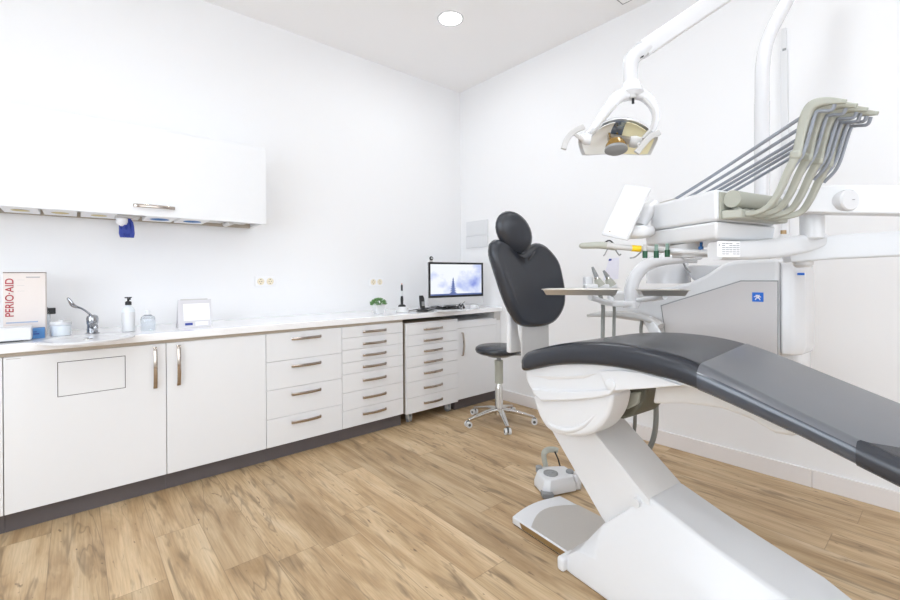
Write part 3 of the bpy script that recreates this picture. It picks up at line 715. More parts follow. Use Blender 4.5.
# footprint plate
def arc(u0, half, bulge, n=12): return [(u0-bulge*math.cos(PI/2*(2*i/n-1)), half*(2*i/n-1)) for i in range(n+1)]
pl = [(.60, .165), (.60, -.2)]+[(.03-.03*math.cos(PI/2*(2*i/10-1)), -.19+.355*i/10) for i in range(11)]
obj('foot_plate', S().prism([W(u, n, .004) for u, n in pl], EZ*.036), WHITE, t, bevel=.006)
obj('floor_seal', S().prism([W(u+(.008 if u < .3 else 0), n*.97, 0) for u, n in pl], EZ*.0045), BLACK, t)
ml = [(.60, .158), (.60, -.193)]+[(.155-.075*math.cos(PI/2*(2*i/10-1)), -.188+.346*i/10) for i in range(11)]
obj('steel_tread', S().prism([W(u, n, .0402) for u, n in ml], EZ*.002), STEEL, t)
obj('side_strip', S().prism([W(.10, .1652, .010), W(.58, .1652, .010), W(.58, .1652, .034), W(.085, .1652, .034)], EN*.002), BROWN, t)
# base cover
secs = []
for u, wb, zb1, wm, zm_, wt, zt_ in ((.395, .20, 0, .20, .02, .12, .035), (.405, .22, 0, .213, .055, .13, .07), (.47, .225, 0, .215, .11, .16, .125), (.555, .227, 0, .216, .122, .165, .24), (.65, .23, 0, .216, .124, .14, .335), (.69, .23, 0, .216, .124, .12, .385), (.715, .23, 0, .216, .125, .115, .40), (.74, .23, 0, .216, .125, .112, .402), (.95, .235, 0, .222, .124, .112, .335), (1.19, .24, 0, .226, .118, .11, .275), (1.26, .235, 0, .2, .11, .10, .25), (1.33, .23, 0, .2, .08, .09, .15), (1.35, .21, 0, .18, .05, .09, .07)):
    secs.append([W(u, wb, zb1+.001), W(u, wm, zm_), W(u, wt, zt_), W(u, -wt, zt_), W(u, -wm, zm_), W(u, -wb, zb1+.001)])
obj('base_cover', S().loft(secs), WHITE, t, bevel=.012, seg=4, ang=50)
obj('hinge_pin', S().cyl(W(.685, .10, .375), W(.685, .139, .375), .018), WHITE, t)
obj('base_foot', S().obox(W(.405, .2, .03), EU, EN, EZ, .018, .045, .029), WHITE, t, bevel=.012)
# lift arm
ap = [(.36, .70), (.20, .585), (.519, .247), (.62, .16), (.78, .28), (.73, .40), (.45, .614)]
obj('lift_arm', S().prism([W(u, .118, z) for u, z in ap], EN*-.236), OFFW, t, bevel=.006)
obj('arm_face', S().prism([W(u, .1182, z) for u, z in ap], EN*.003), WHITE, t, bevel=.001)
# seat shell: three stepped pieces
def pxpoly(k, pts, sm=0):
    pp = [V((*uz(x, y, k), 0)) for x, y in pts]
    if sm: pp = crom(pp, sm)
    return [W(p.x, k, p.y) for p in pp]
obj('seat_shell', S().prism(pxpoly(.245, [(526, 366), (525.5, 371), (526, 380), (529, 387), (534, 394), (570, 393), (605, 391.5), (655, 388), (681, 385.5), (697, 389), (697, 380), (660, 366), (620, 361), (570, 362)]), EN*-.48), WHITE, t, bevel=.010, seg=4)
obj('shell_band', S().prism(pxpoly(.258, [(531, 388.5), (533.5, 394.5), (541, 401.5), (560, 401), (592, 399), (609, 395.5), (613, 389.5), (600, 390.5), (560, 391.5)]), EN*-.506), WHITE, t, bevel=.007, seg=4)
obj('shell_wedge', S().prism(pxpoly(.253, [(599, 371), (602, 380), (606, 388), (613, 391), (655, 388), (681, 385.5), (660, 377.5), (640, 372.5), (620, 370)]), EN*-.03), WHITE, t, bevel=.004)
obj('shell_recess', S().prism(pxpoly(.246, [(531, 375.5), (560, 376.5), (585, 375), (598, 373), (585, 378), (550, 379.5)]), EN*.003), OFFW, t, bevel=.002)
obj('motor_bowl', S().prism(pxpoly(.235, [(532, 396), (535.5, 408), (540, 419), (547, 429), (557, 434.5), (567.5, 436.8), (578, 437), (588, 435), (597, 430), (604, 422), (609.5, 411), (613, 394)], 3)+pxpoly(.235, [(600, 390), (560, 392)]), EN*-.13), WHITE, t, bevel=.03, seg=6)
obj('chassis_block', S().prism(pxpoly(.10, [(545, 385), (548, 412), (565, 426), (590, 424), (606, 412), (612, 385)]), EN*-.28), OFFW, t, bevel=.02)
sm = [uz(x, y, .235) for x, y in ((544, 419), (551, 425.5), (560, 429), (571, 430), (584, 425), (597, 413))]
obj('bowl_lip', S().tube([W(u, .233, z) for u, z in sm], [.002, .008, .011, .012, .009, .002], 10, smooth=6), WHITE, t)
pp = W(*(lambda a: (a[0], .2535, a[1]))(uz(611, 384.5, .25)))
obj('pivot_cap', S().lathe([(.021, 0), (.021, .004), (.017, .006), (.001, .006)], pp, EN), WHITE, t)
obj('mechanism', S().prism(pxpoly(.06, [(612, 388), (648, 387), (645, 398), (638, 409), (630, 417), (620, 420), (612, 408)]), EN*-.2), OLIVE, t, bevel=.012)
obj('mechanism_block', S().prism(pxpoly(.07, [(622, 394), (640, 392), (638, 404), (626, 410)]), EN*-.03), SAGE, t, bevel=.006)
obj('leg_shell', S().prism(pxpoly(.12, [(655, 386), (652, 404), (687, 404), (722, 409), (749, 419), (775, 434), (791, 436.5), (806, 434), (770, 405), (700, 382)]), EN*-.32), OFFW, t, bevel=.012, seg=4)
# seat and leg cushion: loft of rounded sections along u
prof = [(.198, .892), (.22, .901), (.30, .927), (.42, .962), (.55, .986), (.68, .998), (.80, .998), (.90, .988), (.99, .966), (1.10, .930), (1.22, .888), (1.35, .845), (1.5, .797), (1.65, .749), (1.76, .715)]
def topz(u):
    for (a, za), (b, zb2_) in zip(prof, prof[1:]):
        if u <= b: return za+(zb2_-za)*(u-a)/(b-a)
    return prof[-1][1]
pc = [(p.x, p.y) for p in crom([V((a, b, 0)) for a, b in prof], 4)]
def sect(u, z, hw_, th_, r, off=0):
    th_ = th_*(1 if u < .85 else max(.62, 1-(u-.85)*.95)); r = min(r, th_*.5)
    # near side slightly flared, crown on top
    out = []
    n_ = 6; r2 = r*.55
    pts = []
    for cx_, cz_, rr, a0 in ((hw_-r, -r, r, 0), (-hw_+.035+r, -r, r, PI/2), (-hw_+.035+r2, -th_+r2, r2, PI), (hw_-r2, -th_+r2, r2, 1.5*PI)):
        for j in range(n_+1):
            a = a0+PI/2*j/n_; pts.append((cx_+(rr+off)*math.cos(a), cz_+(rr+off)*math.sin(a)))
    for a, b in pts: out.append(W(u, a, z+b))
    return out
def cush(u0, u1, off=0, hw_=.28, th_=.088, endround=(0, 0), r=.042):
    P = [(u0, topz_s(u0))]+[(a, b) for a, b in pc if u0 < a < u1]+[(u1, topz_s(u1))]
    rings = []
    def ends(u, sgn, first):
        rr = .04; out = []
        for k in range(5):
            a = PI/2*k/5
            d = rr*(1-math.sin(a)); out.append((u+sgn*(rr-rr*math.cos(a))*1.0 if False else u+sgn*rr*(1-math.cos(PI/2-a))*0, d))
        return out
    L_ = P[-1][0]-P[0][0]
    for u, z in P:
        ds = min(1, max(0, (u-u0)/.05)) if endround[0] else 1
        de = min(1, max(0, (u1-u)/.05)) if endround[1] else 1
        k = min(ds, de); e = 1-math.sqrt(max(0, 1-(1-k)**2))
        rings.append(sect(u, z-e*.028, hw_-e*.035, th_-e*.045, r, off))
    return rings
def topz_s(u):
    for (a, za), (b, zb2_) in zip(pc, pc[1:]):
        if a <= u <= b: return za+(zb2_-za)*(u-a)/(b-a) if b > a else za
    return pc[0][1] if u < pc[0][0] else pc[-1][1]
# extra end stations for rounding
ex = [(.198+d, topz(.198+d)) for d in (.004, .01, .02, .035)]; ex2 = [(1.76-d, topz(1.76-d)) for d in (.03, .015, .007, .003)]
pc = sorted(pc+ex+ex2)
obj('seat_cushion', S().loft(cush(.198, 1.76, endround=(1, 1))), VINYL, t, ang=60)
# protective cover over the leg part, with a seam slanted across the top
def wrap(u0f, u1, off, n=14, endround=0):
    """skin wrapped round the cushion whose starting seam u0f(n) runs slanted across it"""
    rings = []
    ref = sect(1.2, 0, .28, .088, .042, off)
    for i in range(n+1):
        tt = i/n; ring = []
        for kk, p0 in enumerate(ref):
            a = (p0-O0).dot(EN)
            u = u0f(a)*(1-tt)+u1*tt
            sx_ = sect(u, topz_s(u), .28, .088, .042, off)
            ring.append(sx_[kk])
        rings.append(ring)
    return rings
obj('leg_cover', S().loft(wrap(lambda a: .985-.10*(.28-a), 1.70, .0025, 22)), COVER_SHEEN, t, ang=60, mats=[FILM], matfn=lambda f: 0 if f.normal.z > .55 else 1)  # upward faces get the lighter film, so their sheen is painted in
obj('foot_cover', S().loft(wrap(lambda a: 1.352+min(.33, max(0, .262-a)*1.7), 1.768, .005)), VINYL, t, ang=60)
# armrest on the far side
ar = [D(588, 315, 2.27), D(601, 313, 2.25), D(625, 313.5, 2.2), D(648, 317.5, 2.15), D(661, 325, 2.12)]
ar = [D(588, 315.5, 2.55), D(601, 314, 2.5), D(625, 314.5, 2.44), D(648, 318.5, 2.36), D(661, 326, 2.3)]
obj('armrest', S().tube(ar, [.5, .95, 1, 1, .8], smooth=6, sec=rsec(.035, .016, .8, 4), up=(0, 0, 1)), PALE, t)
obj('armrest_bracket', S().tube([ar[3]-EZ*.005, D(655, 332, 2.28), D(668, 352, 2.15)], [1, 1, 1], smooth=4, sec=rsec(.026, .01, .4, 3), up=EN), WHITE, t)
# backrest
bu = -.01
def nz(x, y, k):
    d = ray(x, y); tt = (k-(CAM-O0).dot(EU))/d.dot(EU); p = CAM+d*tt-O0; return (p.dot(EN), p.z)
bo = [nz(*q, bu-(.045 if q[0] < 520 else .038)) for q in ((496, 243), (500.5, 239), (506, 241), (514, 248), (521, 251.5), (528, 251), (534, 247), (542, 242.5), (551, 246), (561, 260), (564, 275), (565, 292), (563, 306), (556, 318), (547, 324.5), (532, 327), (519, 325.5), (512, 317), (505, 300), (499, 276), (494.5, 254))]
bo2 = crom([V((a, b, 0)) for a, b in bo+bo[:1]], 3)[:-1]
lean = -.12
zc_ = 1.0
def bk(n, z, d): return W(bu+lean*(z-zc_)+d, n, z)
cen = V((sum(p.x for p in bo2)/len(bo2), sum(p.y for p in bo2)/len(bo2), 0))
rings = []
TH = .075
for k in range(13):
    a = PI*k/12; ins = .035*(1-math.sin(a)); dd = -TH/2+TH/2*math.cos(PI-a) 
    dd = -TH/2 - TH/2*math.cos(a)
    rings.append([bk(*(lambda q: (q.x, q.y))(cen+(p-cen)*(1-ins/max((p-cen).length, .05))), dd) for p in bo2])
# dished front face rings
for f, dp in ((.75, -.008), (.45, -.016), (.12, -.018)):
    rings.append([bk(*(lambda q: (q.x, q.y))(cen+(p-cen)*f), dp) for p in bo2])
obj('backrest', S().loft(rings), VINYL, t, ang=80)
# headrest
hc_n, hc_z = nz(514, 232.3, bu-.06)
hn = (EU*.93+EZ*-.1+EN*.25).normalized(); hs = (EN*.97-EU*.25).normalized(); hu = hs.cross(hn).normalized()
if hu.z < 0: hu = -hu
ho = W(bu-.06, hc_n, hc_z)
hr = []
for i in range(15):
    a = PI*i/14; rr = math.sin(a)**.62 if 0 < i < 14 else .03
    tilt = hu*.0
    hr.append([ho+hn*(.042*-math.cos(a))+(hs*math.cos(2*PI*k/28)*.105+(hu+hs*.30)*math.sin(2*PI*k/28)*.112)*rr for k in range(28)])
obj('headrest', S().loft(hr), VINYL, t, ang=80)
obj('headrest_bar', S().tube([W(bu-.125, 0, 1.22), W(bu-.115, hc_n, hc_z)], 1, sec=rsec(.03, .006, .3, 2), up=EU), CHROME, t)
# backrest carrier
ga, gb = nz(523, 330, -.03)[0], nz(550, 330, -.03)[0]
obj('backrest_carrier', S().prism([W(-.05, ga, .78), W(-.05, gb, .78), W(-.05, gb, .99), W(-.05, ga, .99)], EU*.012), PALE, t, bevel=.003)
cs = S().prism([W(-.045, *nz(*q_, -.045)) for q_ in ((519, 318), (520.5, 335), (524, 350), (529, 361), (535, 364), (535, 330), (529, 318))], EU*-.02)
obj('carrier_side', cs, WHITE, t, bevel=.006)
obj('carrier_back', S().prism([W(-.165, ga+.0, .82), W(-.165, gb-.0, .82), W(-.165, gb-.0, 1.25), W(-.165, ga+.0, 1.25)], EU*.035), WHITE, t, bevel=.01)
obj('carrier_foot', S().prism([W(.0, ga-.02, .70), W(.3, ga-.02, .70), W(.3, ga-.02, .80), W(.0, ga-.02, .80)], EN*-(ga-gb-.02)), WHITE, t, bevel=.01)
# short hose loops under the chair to the unit
# ------------------------------------------------------------------ foot control
fc = onZ(560, 492, 0)
F1 = (onZ(577, 493, 0)-onZ(538, 499, 0)); fl = V((F1.x, F1.y, 0)).normalized(); fb = V((-fl.y, fl.x, 0))
if fb.dot(FW) < 0: fb = -fb
fo = onZ(562, 494.5, 0)
t = thing('foot_control', 'white and grey foot control with a round dial on the floor behind the tread plate', 'foot pedal', fo)
def fp_(a, b, z): return fo+fl*a+fb*b+EZ*z
obj('housing', S().loft([[fp_(a*k1, .09+b*k1, z) for a, b in ((-.115, -.08), (-.08, -.105), (.09, -.09), (.13, -.03), (.12, .07), (-.05, .11), (-.11, .04))] for k1, z in ((1.0, .008), (1.0, .04), (.86, .085), (.8, .09))]), WHITE, t, bevel=.012, seg=4, ang=50)
obj('rubber_foot', S().prism([fp_(-.13, -.02, .001), fp_(-.07, -.04, .001), fp_(-.06, .01, .001), fp_(-.12, .03, .001)], EZ*.03), GREY, t, bevel=.006)
obj('floor_pad', S().prism([fp_(a, .09+b, .0005) for a, b in ((-.105, -.07), (.11, -.07), (.1, .06), (-.1, .05))], EZ*.009), RUBBER, t)
obj('dial', S().lathe([(.042, 0), (.042, .008), (.03, .012), (.028, .01), (.016, .01), (.014, .014), (.001, .014)], fp_(-.03, .075, .088), V((0, 0, 1))), GREY, t)
obj('side_button', S().lathe([(.022, -.02), (.022, .012), (.018, .016)], fp_(.085, .06, .088)), GREY, t)
obj('side_button', S().lathe([(.02, -.02), (.02, .01), (.016, .014)], fp_(-.06, .165, .088)), GREY, t)
obj('side_pillar', S().lathe([(.03, .005), (.03, .08), (.026, .088)], fp_(.118, .045, 0)), WHITE, t)
bow = [fp_(.0, .19, .07), fp_(-.01, .20, .15), fp_(.015, .20, .175), fp_(.05, .19, .178), fp_(.075, .18, .172)]
obj('lifting_bow', S().tube(bow, 1, smooth=5, sec=rsec(.017, .008, .6, 3), up=EN), SAGE, t)
obj('cable', S().tube([fp_(.05, .17, .17), fp_(.08, .19, .12), fp_(.12, .2, .04), fp_(.2, .12, .006), fp_(.17, .02, .006), fp_(.25, -.05, .006), fp_(.40, -.02, .006)], .0045, 8, smooth=6), BLACK, t)

# ------------------------------------------------------------------ dental unit (cuspidor side) behind the chair
NU = -.62
def q(px, py, k=NU): a, b = uz(px, py, k); return W(a, k, b)
t = unit = thing('dental_unit', 'white dental water unit with a grey glossy panel standing behind the chair', 'dental unit', W(1.0, NU-.12, 0))
body = [q(*p) for p in ((610, 292), (640, 289), (670, 287), (690, 282), (705, 275), (722, 264), (735, 260.5), (750, 259), (779, 259), (779, 357), (700, 362), (664, 345), (640, 322), (612, 318))]
obj('unit_body', S().prism(body, -EN*.26), WHITE, t, bevel=.018, seg=4)
pan = [q(*p)+EN*.0006 for p in ((662, 306), (741.5, 281.5), (777.6, 281.5), (777.6, 356), (700, 356), (666, 333))]
obj('grey_panel', S().prism(pan, EN*.006), PANEL, t, bevel=.002)
pb = [q(*p)+EN*.0003 for p in ((660.8, 305.2), (741, 280.4), (778.6, 280.4), (778.6, 357), (700, 357), (665, 334))]
obj('panel_gap', S().prism(pb, EN*.0015), GREY, t)
a_ = q(758.5, 297)+EN*.008
lw = .022
obj('logo_plate', S().obox(a_, EU, EZ, EN, lw, lw*.96, .0012), BLUE2, t)
lg = S()
for k, (dx, dz, an, ln_) in enumerate(((-.004, .004, .3, .011), (.004, .004, -.4, .010), (0, .008, 0, .008), (-.006, -.006, 1.1, .008), (.006, -.006, -1.1, .008), (.001, -.002, 1.5, .005))):
    d = EU*math.cos(an)+EZ*math.sin(an); e = EN.cross(d)
    lg.obox(a_+EU*dx+EZ*dz+EN*.0016, d, e, EN, ln_, .0018, .0005)
obj('logo_mark', lg, PAPER, t)
# right side face and rear tower
rs = q(779, 259)
tw_ = [(0, 0), (.10, 0), (.115, -.05), (.10, -.24), (0, -.24)]
hb_, ht_ = q(779, 357).z, q(779, 260.5).z
base_u = (q(779, 300)-O0).dot(EU)
sec_ = lambda k, z, g=0: [W(base_u+.002+a*k, NU-.004+b, z) for a, b in ((0, 0), (.045, -.012), (.075, -.06), (.07, -.2), (0, -.22))]
obj('side_tower', S().loft([sec_(.85, hb_+.01), sec_(1, hb_+.05), sec_(1, ht_-.06), sec_(.9, ht_-.015), sec_(.8, ht_-.004)]), WHITE2, t, bevel=.01, ang=50)
obj('tower_neck', S().loft([[W(base_u+a*k, NU-.13+b*k, z) for a, b in rsec(.06, .08, .5, 4)] for k, z in ((.9, .70), (1, .74), (1, hb_+.03))]), WHITE2, t, ang=60)
sq_ = D(804, 263.5, (W(base_u+.1, NU-.06, 1.2)-CAM).dot(FW))
obj('blue_sticker', S().obox(onPlane(801, 274, W(base_u+.06, NU-.022, 1.2), (EN*.94+EU*.34)), EU, EZ, EN, .012, .005, .004), BLUE2, t)
obj('top_knob', S().ell(D(801, 261.5, (W(base_u+.06, NU-.1, 1.2)-CAM).dot(FW)), .016, .016, .02), OFFW, t)
# cuspidor bowl
c_ = onN(708, 266, NU-.14)
bz = c_.z
obj('cuspidor_bowl', S().lathe([(.03, -.10), (.07, -.07), (.1, -.03), (.11, .0), (.106, .004), (.095, -.002), (.05, -.04), (.001, -.05)], W((c_-O0).dot(EU), NU-.14, bz), seg=40), WHITE2, t)
c2_ = onN(668, 262, NU-.15)
obj('bowl_guard', S().lathe([(.115, -.12), (.112, -.06), (.10, .0), (.085, .03), (.04, .05), (.001, .053)], W((c2_-O0).dot(EU), NU-.15, c2_.z), seg=40), WHITE2, t)
obj('rinse_spout', S().tube([q(683, 262), q(686, 268), q(690, 273)], .005, 8, smooth=4), GREY, t)
# curved assistant arm
TA = 2.3
arm = [D(631, 305, TA), D(631, 290, TA), D(635, 277, TA), D(645, 266, TA), D(660, 260.5, TA-.02), D(680, 258.5, TA-.05), D(697, 258, TA-.08)]
sarm = thing('assistant_arm', 'curved white swing arm carrying the assistant instruments and steel trays', 'swing arm', D(640, 300, TA))
obj('arm_tube', S().tube(arm, [.034, .034, .034, .034, .03, .026, .026], 16, smooth=6), WHITE2, sarm)
obj('arm_head', S().obox(D(690, 256.5, TA-.07), RT0, FW, EZ, .045, .035, .018), WHITE, sarm, bevel=.008)
obj('pivot', S().lathe([(.038, -.03), (.038, .0), (.034, .003)], D(631, 302, TA)), WHITE2, sarm)
ch = D(612, 312, TA)
obj('control_bar', S().tube([D(600, 302, TA+.03), D(612, 303.5, TA+.02), D(625, 303.5, TA), D(637, 303, TA)], [.8, 1, 1, .8], smooth=4, sec=rsec(.04, .014, .5, 4), up=(0, 0, 1)), WHITE, sarm)
obj('instrument_holder', S().obox(D(600, 286.5, TA+.04), RT0, FW, EZ, .085, .03, .014), WHITE, sarm, bevel=.008)
obj('holder_post', S().obox(D(588, 283, TA+.08), RT0, FW, EZ, .022, .025, .035), WHITE, sarm, bevel=.008)
obj('holder_link', S().tube([D(608, 288, TA+.06), D(612, 303, TA+.03)], .016, 12), WHITE, sarm)
# suction handpieces in holder
def handpiece(px, top, lab):
    h = thing('suction_handpiece', lab, 'suction handpiece', D(px, 283, TA+.04), 'suction handpieces')
    a = D(px+5.5, 283.5, TA+.03); b = D(px+4.2, 277, TA+.03); c = D(px, top+1, TA+.03)
    obj('handle', S().tube([b, b*.5+c*.5, c], [.012, .010, .006], 12), GREY, h)
    obj('chrome_ring', S().cyl(a*.3+b*.7, b, .0125), CHROME, h)
    obj('holder_cup', S().tube([a-EZ*.012+RT0*.012, a*.3+b*.7], [.028, .016], 14), SAGE, h)
    obj('hose', S().tube([a-EZ*.03, D(px+10.5, 305, TA+.04), D(px+10.5, 325, TA+.06), D(px+11.5, 346, TA+.02), D(px+22, 357, TA-.03), q(660, 352), q(672, 352)], .0105 if px < 600 else .0085, 10, smooth=6), HOSE2, h)
handpiece(592.3, 266, 'larger grey suction handpiece, left of the pair over the steel tray')
handpiece(603.5, 269.5, 'smaller grey suction handpiece, right of the pair over the steel tray')
# steel trays
def tray(pts, lab, t0, t1, hpx):
    h = thing('steel_tray', lab, 'tray', D((pts[0]+pts[2])/2, pts[1], t0))
    a, b = D(pts[0], pts[1]+1, t0), D(pts[2], pts[3], t1)
    b.z = a.z
    d = (b-a); L_ = d.length; d.normalize(); e = V((-d.y, d.x, 0))
    if e.dot(FW) < 0: e = -e
    r = S(); wd = .15; hh_ = .024
    sec1 = [(0, 0), (L_, 0), (L_, wd), (0, wd)]
    ring = lambda k, z: [a+d*(L_/2)+e*(wd/2)+d*((x-L_/2)+(k if x > L_/2 else -k))+e*((y-wd/2)+(k if y > wd/2 else -k))+EZ*z for x, y in sec1]
    r.loft([ring(-.012, 0), ring(.0, hh_), ring(.006, hh_+.001), ring(.005, hh_+.003), ring(-.002, hh_+.002), ring(-.014, .003)])
    obj('pan', r, STEEL, h)
    return h, a, d, e
tray((543, 294, 618, 295.5), 'long stainless steel instrument tray in front of the backrest edge', 1.98, 1.86, 6)
tray((641, 295, 689, 293), 'short stainless steel tray beside the dental unit body', 1.95, 1.9, 6)
# tray supports
obj('tray_stem', S().tube([D(590, 297.5, 1.98), D(602, 301, 2.15), D(612, 303, 2.3)], .012, 10), WHITE, sarm)
obj('tray_stem', S().tube([D(665, 297, 1.97), D(650, 299, 2.15), D(637, 300, 2.28)], .012, 10), WHITE, sarm)
# notice behind
a = onY(603, 272, -.01)
ns = thing('notice_sheet', 'pale printed sheet on the right wall behind the suction handpieces', 'notice', onY(611, 279, 0))
obj('sheet', S().prism([onY(x, y, -.004) for x, y in ((603, 280), (618, 279), (619, 257.5), (609, 258.5))], (0, .003, 0)), mat('lilac_sheet', 'E6E6F2', .7), ns)
obj('blue_print', S().prism([onY(x, y, -.0055) for x, y in ((608.5, 261), (611.5, 260.5), (611.5, 258.8), (609, 259))], (0, .001, 0)), NAVY, ns)
# grey hose dropping behind the chair
t = unit
obj('hose', S().tube([q(690, 352), q(670, 366), D(657, 385, 2.2), D(656, 400, 2.15), D(656, 420, 2.15), D(654, 436, 2.15), D(649, 449, 2.15), D(640, 462, 2.15), D(622, 470, 2.2)], .0125, 12, smooth=8), HOSE2, t)
obj('second_hose', S().tube([q(668, 354), D(640, 372, 2.3), D(635, 395, 2.25), D(635, 415, 2.25), D(634.5, 428, 2.25), D(632, 440, 2.25), D(625, 450, 2.25)], .009, 10, smooth=6), HOSE2, t)
obj('third_hose', S().tube([D(642, 320, 2.42), D(641, 332, 2.42), D(644, 345, 2.4), D(650, 360, 2.35)], .009, 10, smooth=6), HOSE2, t)

# ------------------------------------------------------------------ doctor's delivery element
A_ = D(716.5, 222, 1.35); A_.z = 0
Bk = D(776, 228, 1.52); Bk.z = 0
Fl = D(650, 234, 1.66); Fl.z = 0
e1 = (Bk-A_).normalized(); e2 = V((e1.y, -e1.x, 0))
if e2.dot(FW) > 0: e2 = -e2
w1 = (Bk-A_).length
t = thing('delivery_unit', 'white instrument delivery head floating over the leg rest', 'dental unit', V((((A_+Bk+Fl)/3).x, ((A_+Bk+Fl)/3).y, 1.36)))
zt, zmid, zlow = 1.512, 1.414, 1.358
Fr = Fl+(Bk-A_)*.95
top = [A_, Bk, Fr, Fl]
def at(p, z): return V((p.x, p.y, z))
def shrink(pts, k):
    c = sum(pts, V((0, 0, 0)))/len(pts); return [c+(p-c)*k for p in pts]
obj('upper_case', S().prism([at(p, zmid+.001) for p in top], EZ*(zt-zmid)), WHITE, t, bevel=.012, seg=4)
fr1 = [Fl+(Fl-A_)*.18, Fr+(Fl-A_)*.18]
low = [A_-e2*.0, Bk, Fr+(Fl-A_)*.12, Fl+(Fl-A_)*.12]
lo2 = shrink(low, .93)
obj('lower_case', S().loft([[at(p, zlow) for p in lo2], [at(p, zlow+.012) for p in shrink(low, .965)], [at(p, zmid-.001) for p in low]]), WHITE, t, bevel=.008, seg=3)
# back recess with roller
rc = [A_+e1*.012+e2*.001, Bk-e1*.01+e2*.001]
obj('recess_panel', S().prism([at(rc[0], zmid+.006), at(rc[1], zmid+.006), at(rc[1], zt-.012), at(rc[0], zt-.008)], e2*.004), SAGE, t, bevel=.001)
r0 = A_+e1*.03+e2*.03
obj('roller', S().cyl(at(r0, zt-.033), at(r0+e1*(w1-.1), zt-.033), .026, seg=28), SAGE, t)
obj('roller_shelf', S().prism([at(r0-e1*.015-e2*.026, zmid+.004), at(Bk-e1*.012+e2*.004, zmid+.004), at(Bk-e1*.03+e2*.05, zmid+.004), at(r0+e2*.028, zmid+.004)], EZ*.028), SAGE, t, bevel=.006)
# whip arms and hoses
NW = 4
wx_ = [0, .047, .094, .141]
def wp(px, py, s_): # point on the whip plane
    return onPlane(px, py, at(A_+e1*(.055+s_), 1.4), e1)
base_path = [(733, 206), (745, 213), (757, 212.5), (769, 206), (779, 192), (788, 172), (797, 155), (801, 138), (806, 118), (813, 106), (826, 101.5), (846, 101.5)]
P1 = [wp(x, y, 0) for x, y in base_path]
WPATH = []
widths = [.5, .62, .62, .66, .7, .75, .95, .9, 1.1, 1.15, .85, .4]
hose_ends = [(676, 194.5), (697, 191.5), (712, 190), (722, 190.5), (734, 192), (745, 193)]
for k in range(NW):
    sh = e1*(wx_[k])+EZ*(-.004*k)+e2*(.006*k)
    pth = [p+sh*(1 if i > 2 else .8) for i, p in enumerate(P1)]
    WPATH.append(pth)
    wh = obj('whip_arm', S().tube(pth, widths, smooth=5, sec=rsec(.0125, .0115, .6, 3), up=e1), SAGE, t)
    # small pulley block at the elbow
    obj('elbow_block', S().obox(pth[6]+EZ*.0, e1, (pth[7]-pth[6]), e1.cross(pth[7]-pth[6]), .0145, .011, .0135), SAGE, wh, bevel=.006)
NAMES = ['nearest', 'second nearest', 'third nearest', 'fourth', 'fifth', 'farthest']
for k in range(6):
    pth = [p+e1*(.022 if k >= 4 else 0)-EZ*(.006 if k >= 4 else 0) for p in WPATH[[0, 1, 2, 3, 2, 3][k]]]
    f = [.08, .22, .36, .58, .46, .72][k]
    endp = at(Fl+(Bk-A_)*(.06+f)+(A_-Fl)*.25, zt+.008)
    tip = pth[-1]-EZ*.012
    hs_ = [pth[9]+e2*.004-EZ*.012, pth[9]*.94+endp*.06-EZ*.010, (pth[9]*.62+endp*.38)-EZ*.008, (pth[9]*.3+endp*.7)-EZ*.006, endp]
    ho_ = thing('instrument_hose', NAMES[k]+' of the blue-grey instrument hoses slung from the whip arms of the delivery head', 'hose', endp, 'instrument hoses')
    obj('hose', S().tube(hs_, .0052, 10, smooth=8), HOSE, ho_)
    obj('sling', S().tube([pth[-2]+e2*.02-EZ*.008, pth[-2]-EZ*.026+e2*.012, pth[9]+e2*.016-EZ*.02, pth[8]+e2*.02, pth[6]+e2*.014, pth[5]+e2*.002], .0045, 8, smooth=8), HOSE, ho_)
    ax_ = (Fl-A_).normalized()
    obj('handpiece', S().tube([endp-ax_*.02, endp+ax_*.06, endp+ax_*.10], [.007, .006, .004], 12), CHROME, ho_)
# film viewer panel
v = [D(625.2, 183.5, 1.62), D(650.5, 188, 1.55), D(627, 240.5, 1.56), D(601, 235, 1.68)]
nn = (v[1]-v[0]).cross(v[3]-v[0]).normalized()
if nn.dot(CAM-v[0]) < 0: nn = -nn
fv = obj('viewer_panel', S().prism(v, -nn*.012), WHITE, t, bevel=.004)
vi = shrink(v, .9)
obj('viewer_face', S().prism([p+nn*.0006 for p in vi], nn*.001), mat('viewer_grey', 'E6E6E8', .5), fv, bevel=.001)
obj('viewer_knob', S().lathe([(.001, 0), (.0022, .0005), (.0022, .002)], D(610, 231.5, 1.63), nn), BROWN, fv)
obj('viewer_mount', S().tube([D(617, 234, 1.66), D(628, 232.5, 1.62), D(642, 232, 1.6), D(649, 231, 1.62)], [.7, 1, 1, .8], smooth=5, sec=rsec(.03, .024, .9, 5), up=(0, 0, 1)), WHITE, t)
obj('viewer_neck', S().tube([D(640, 226, 1.64), D(647, 213, 1.66), D(654, 208, 1.68)], [.02, .028, .034], 14, smooth=5), WHITE, t)
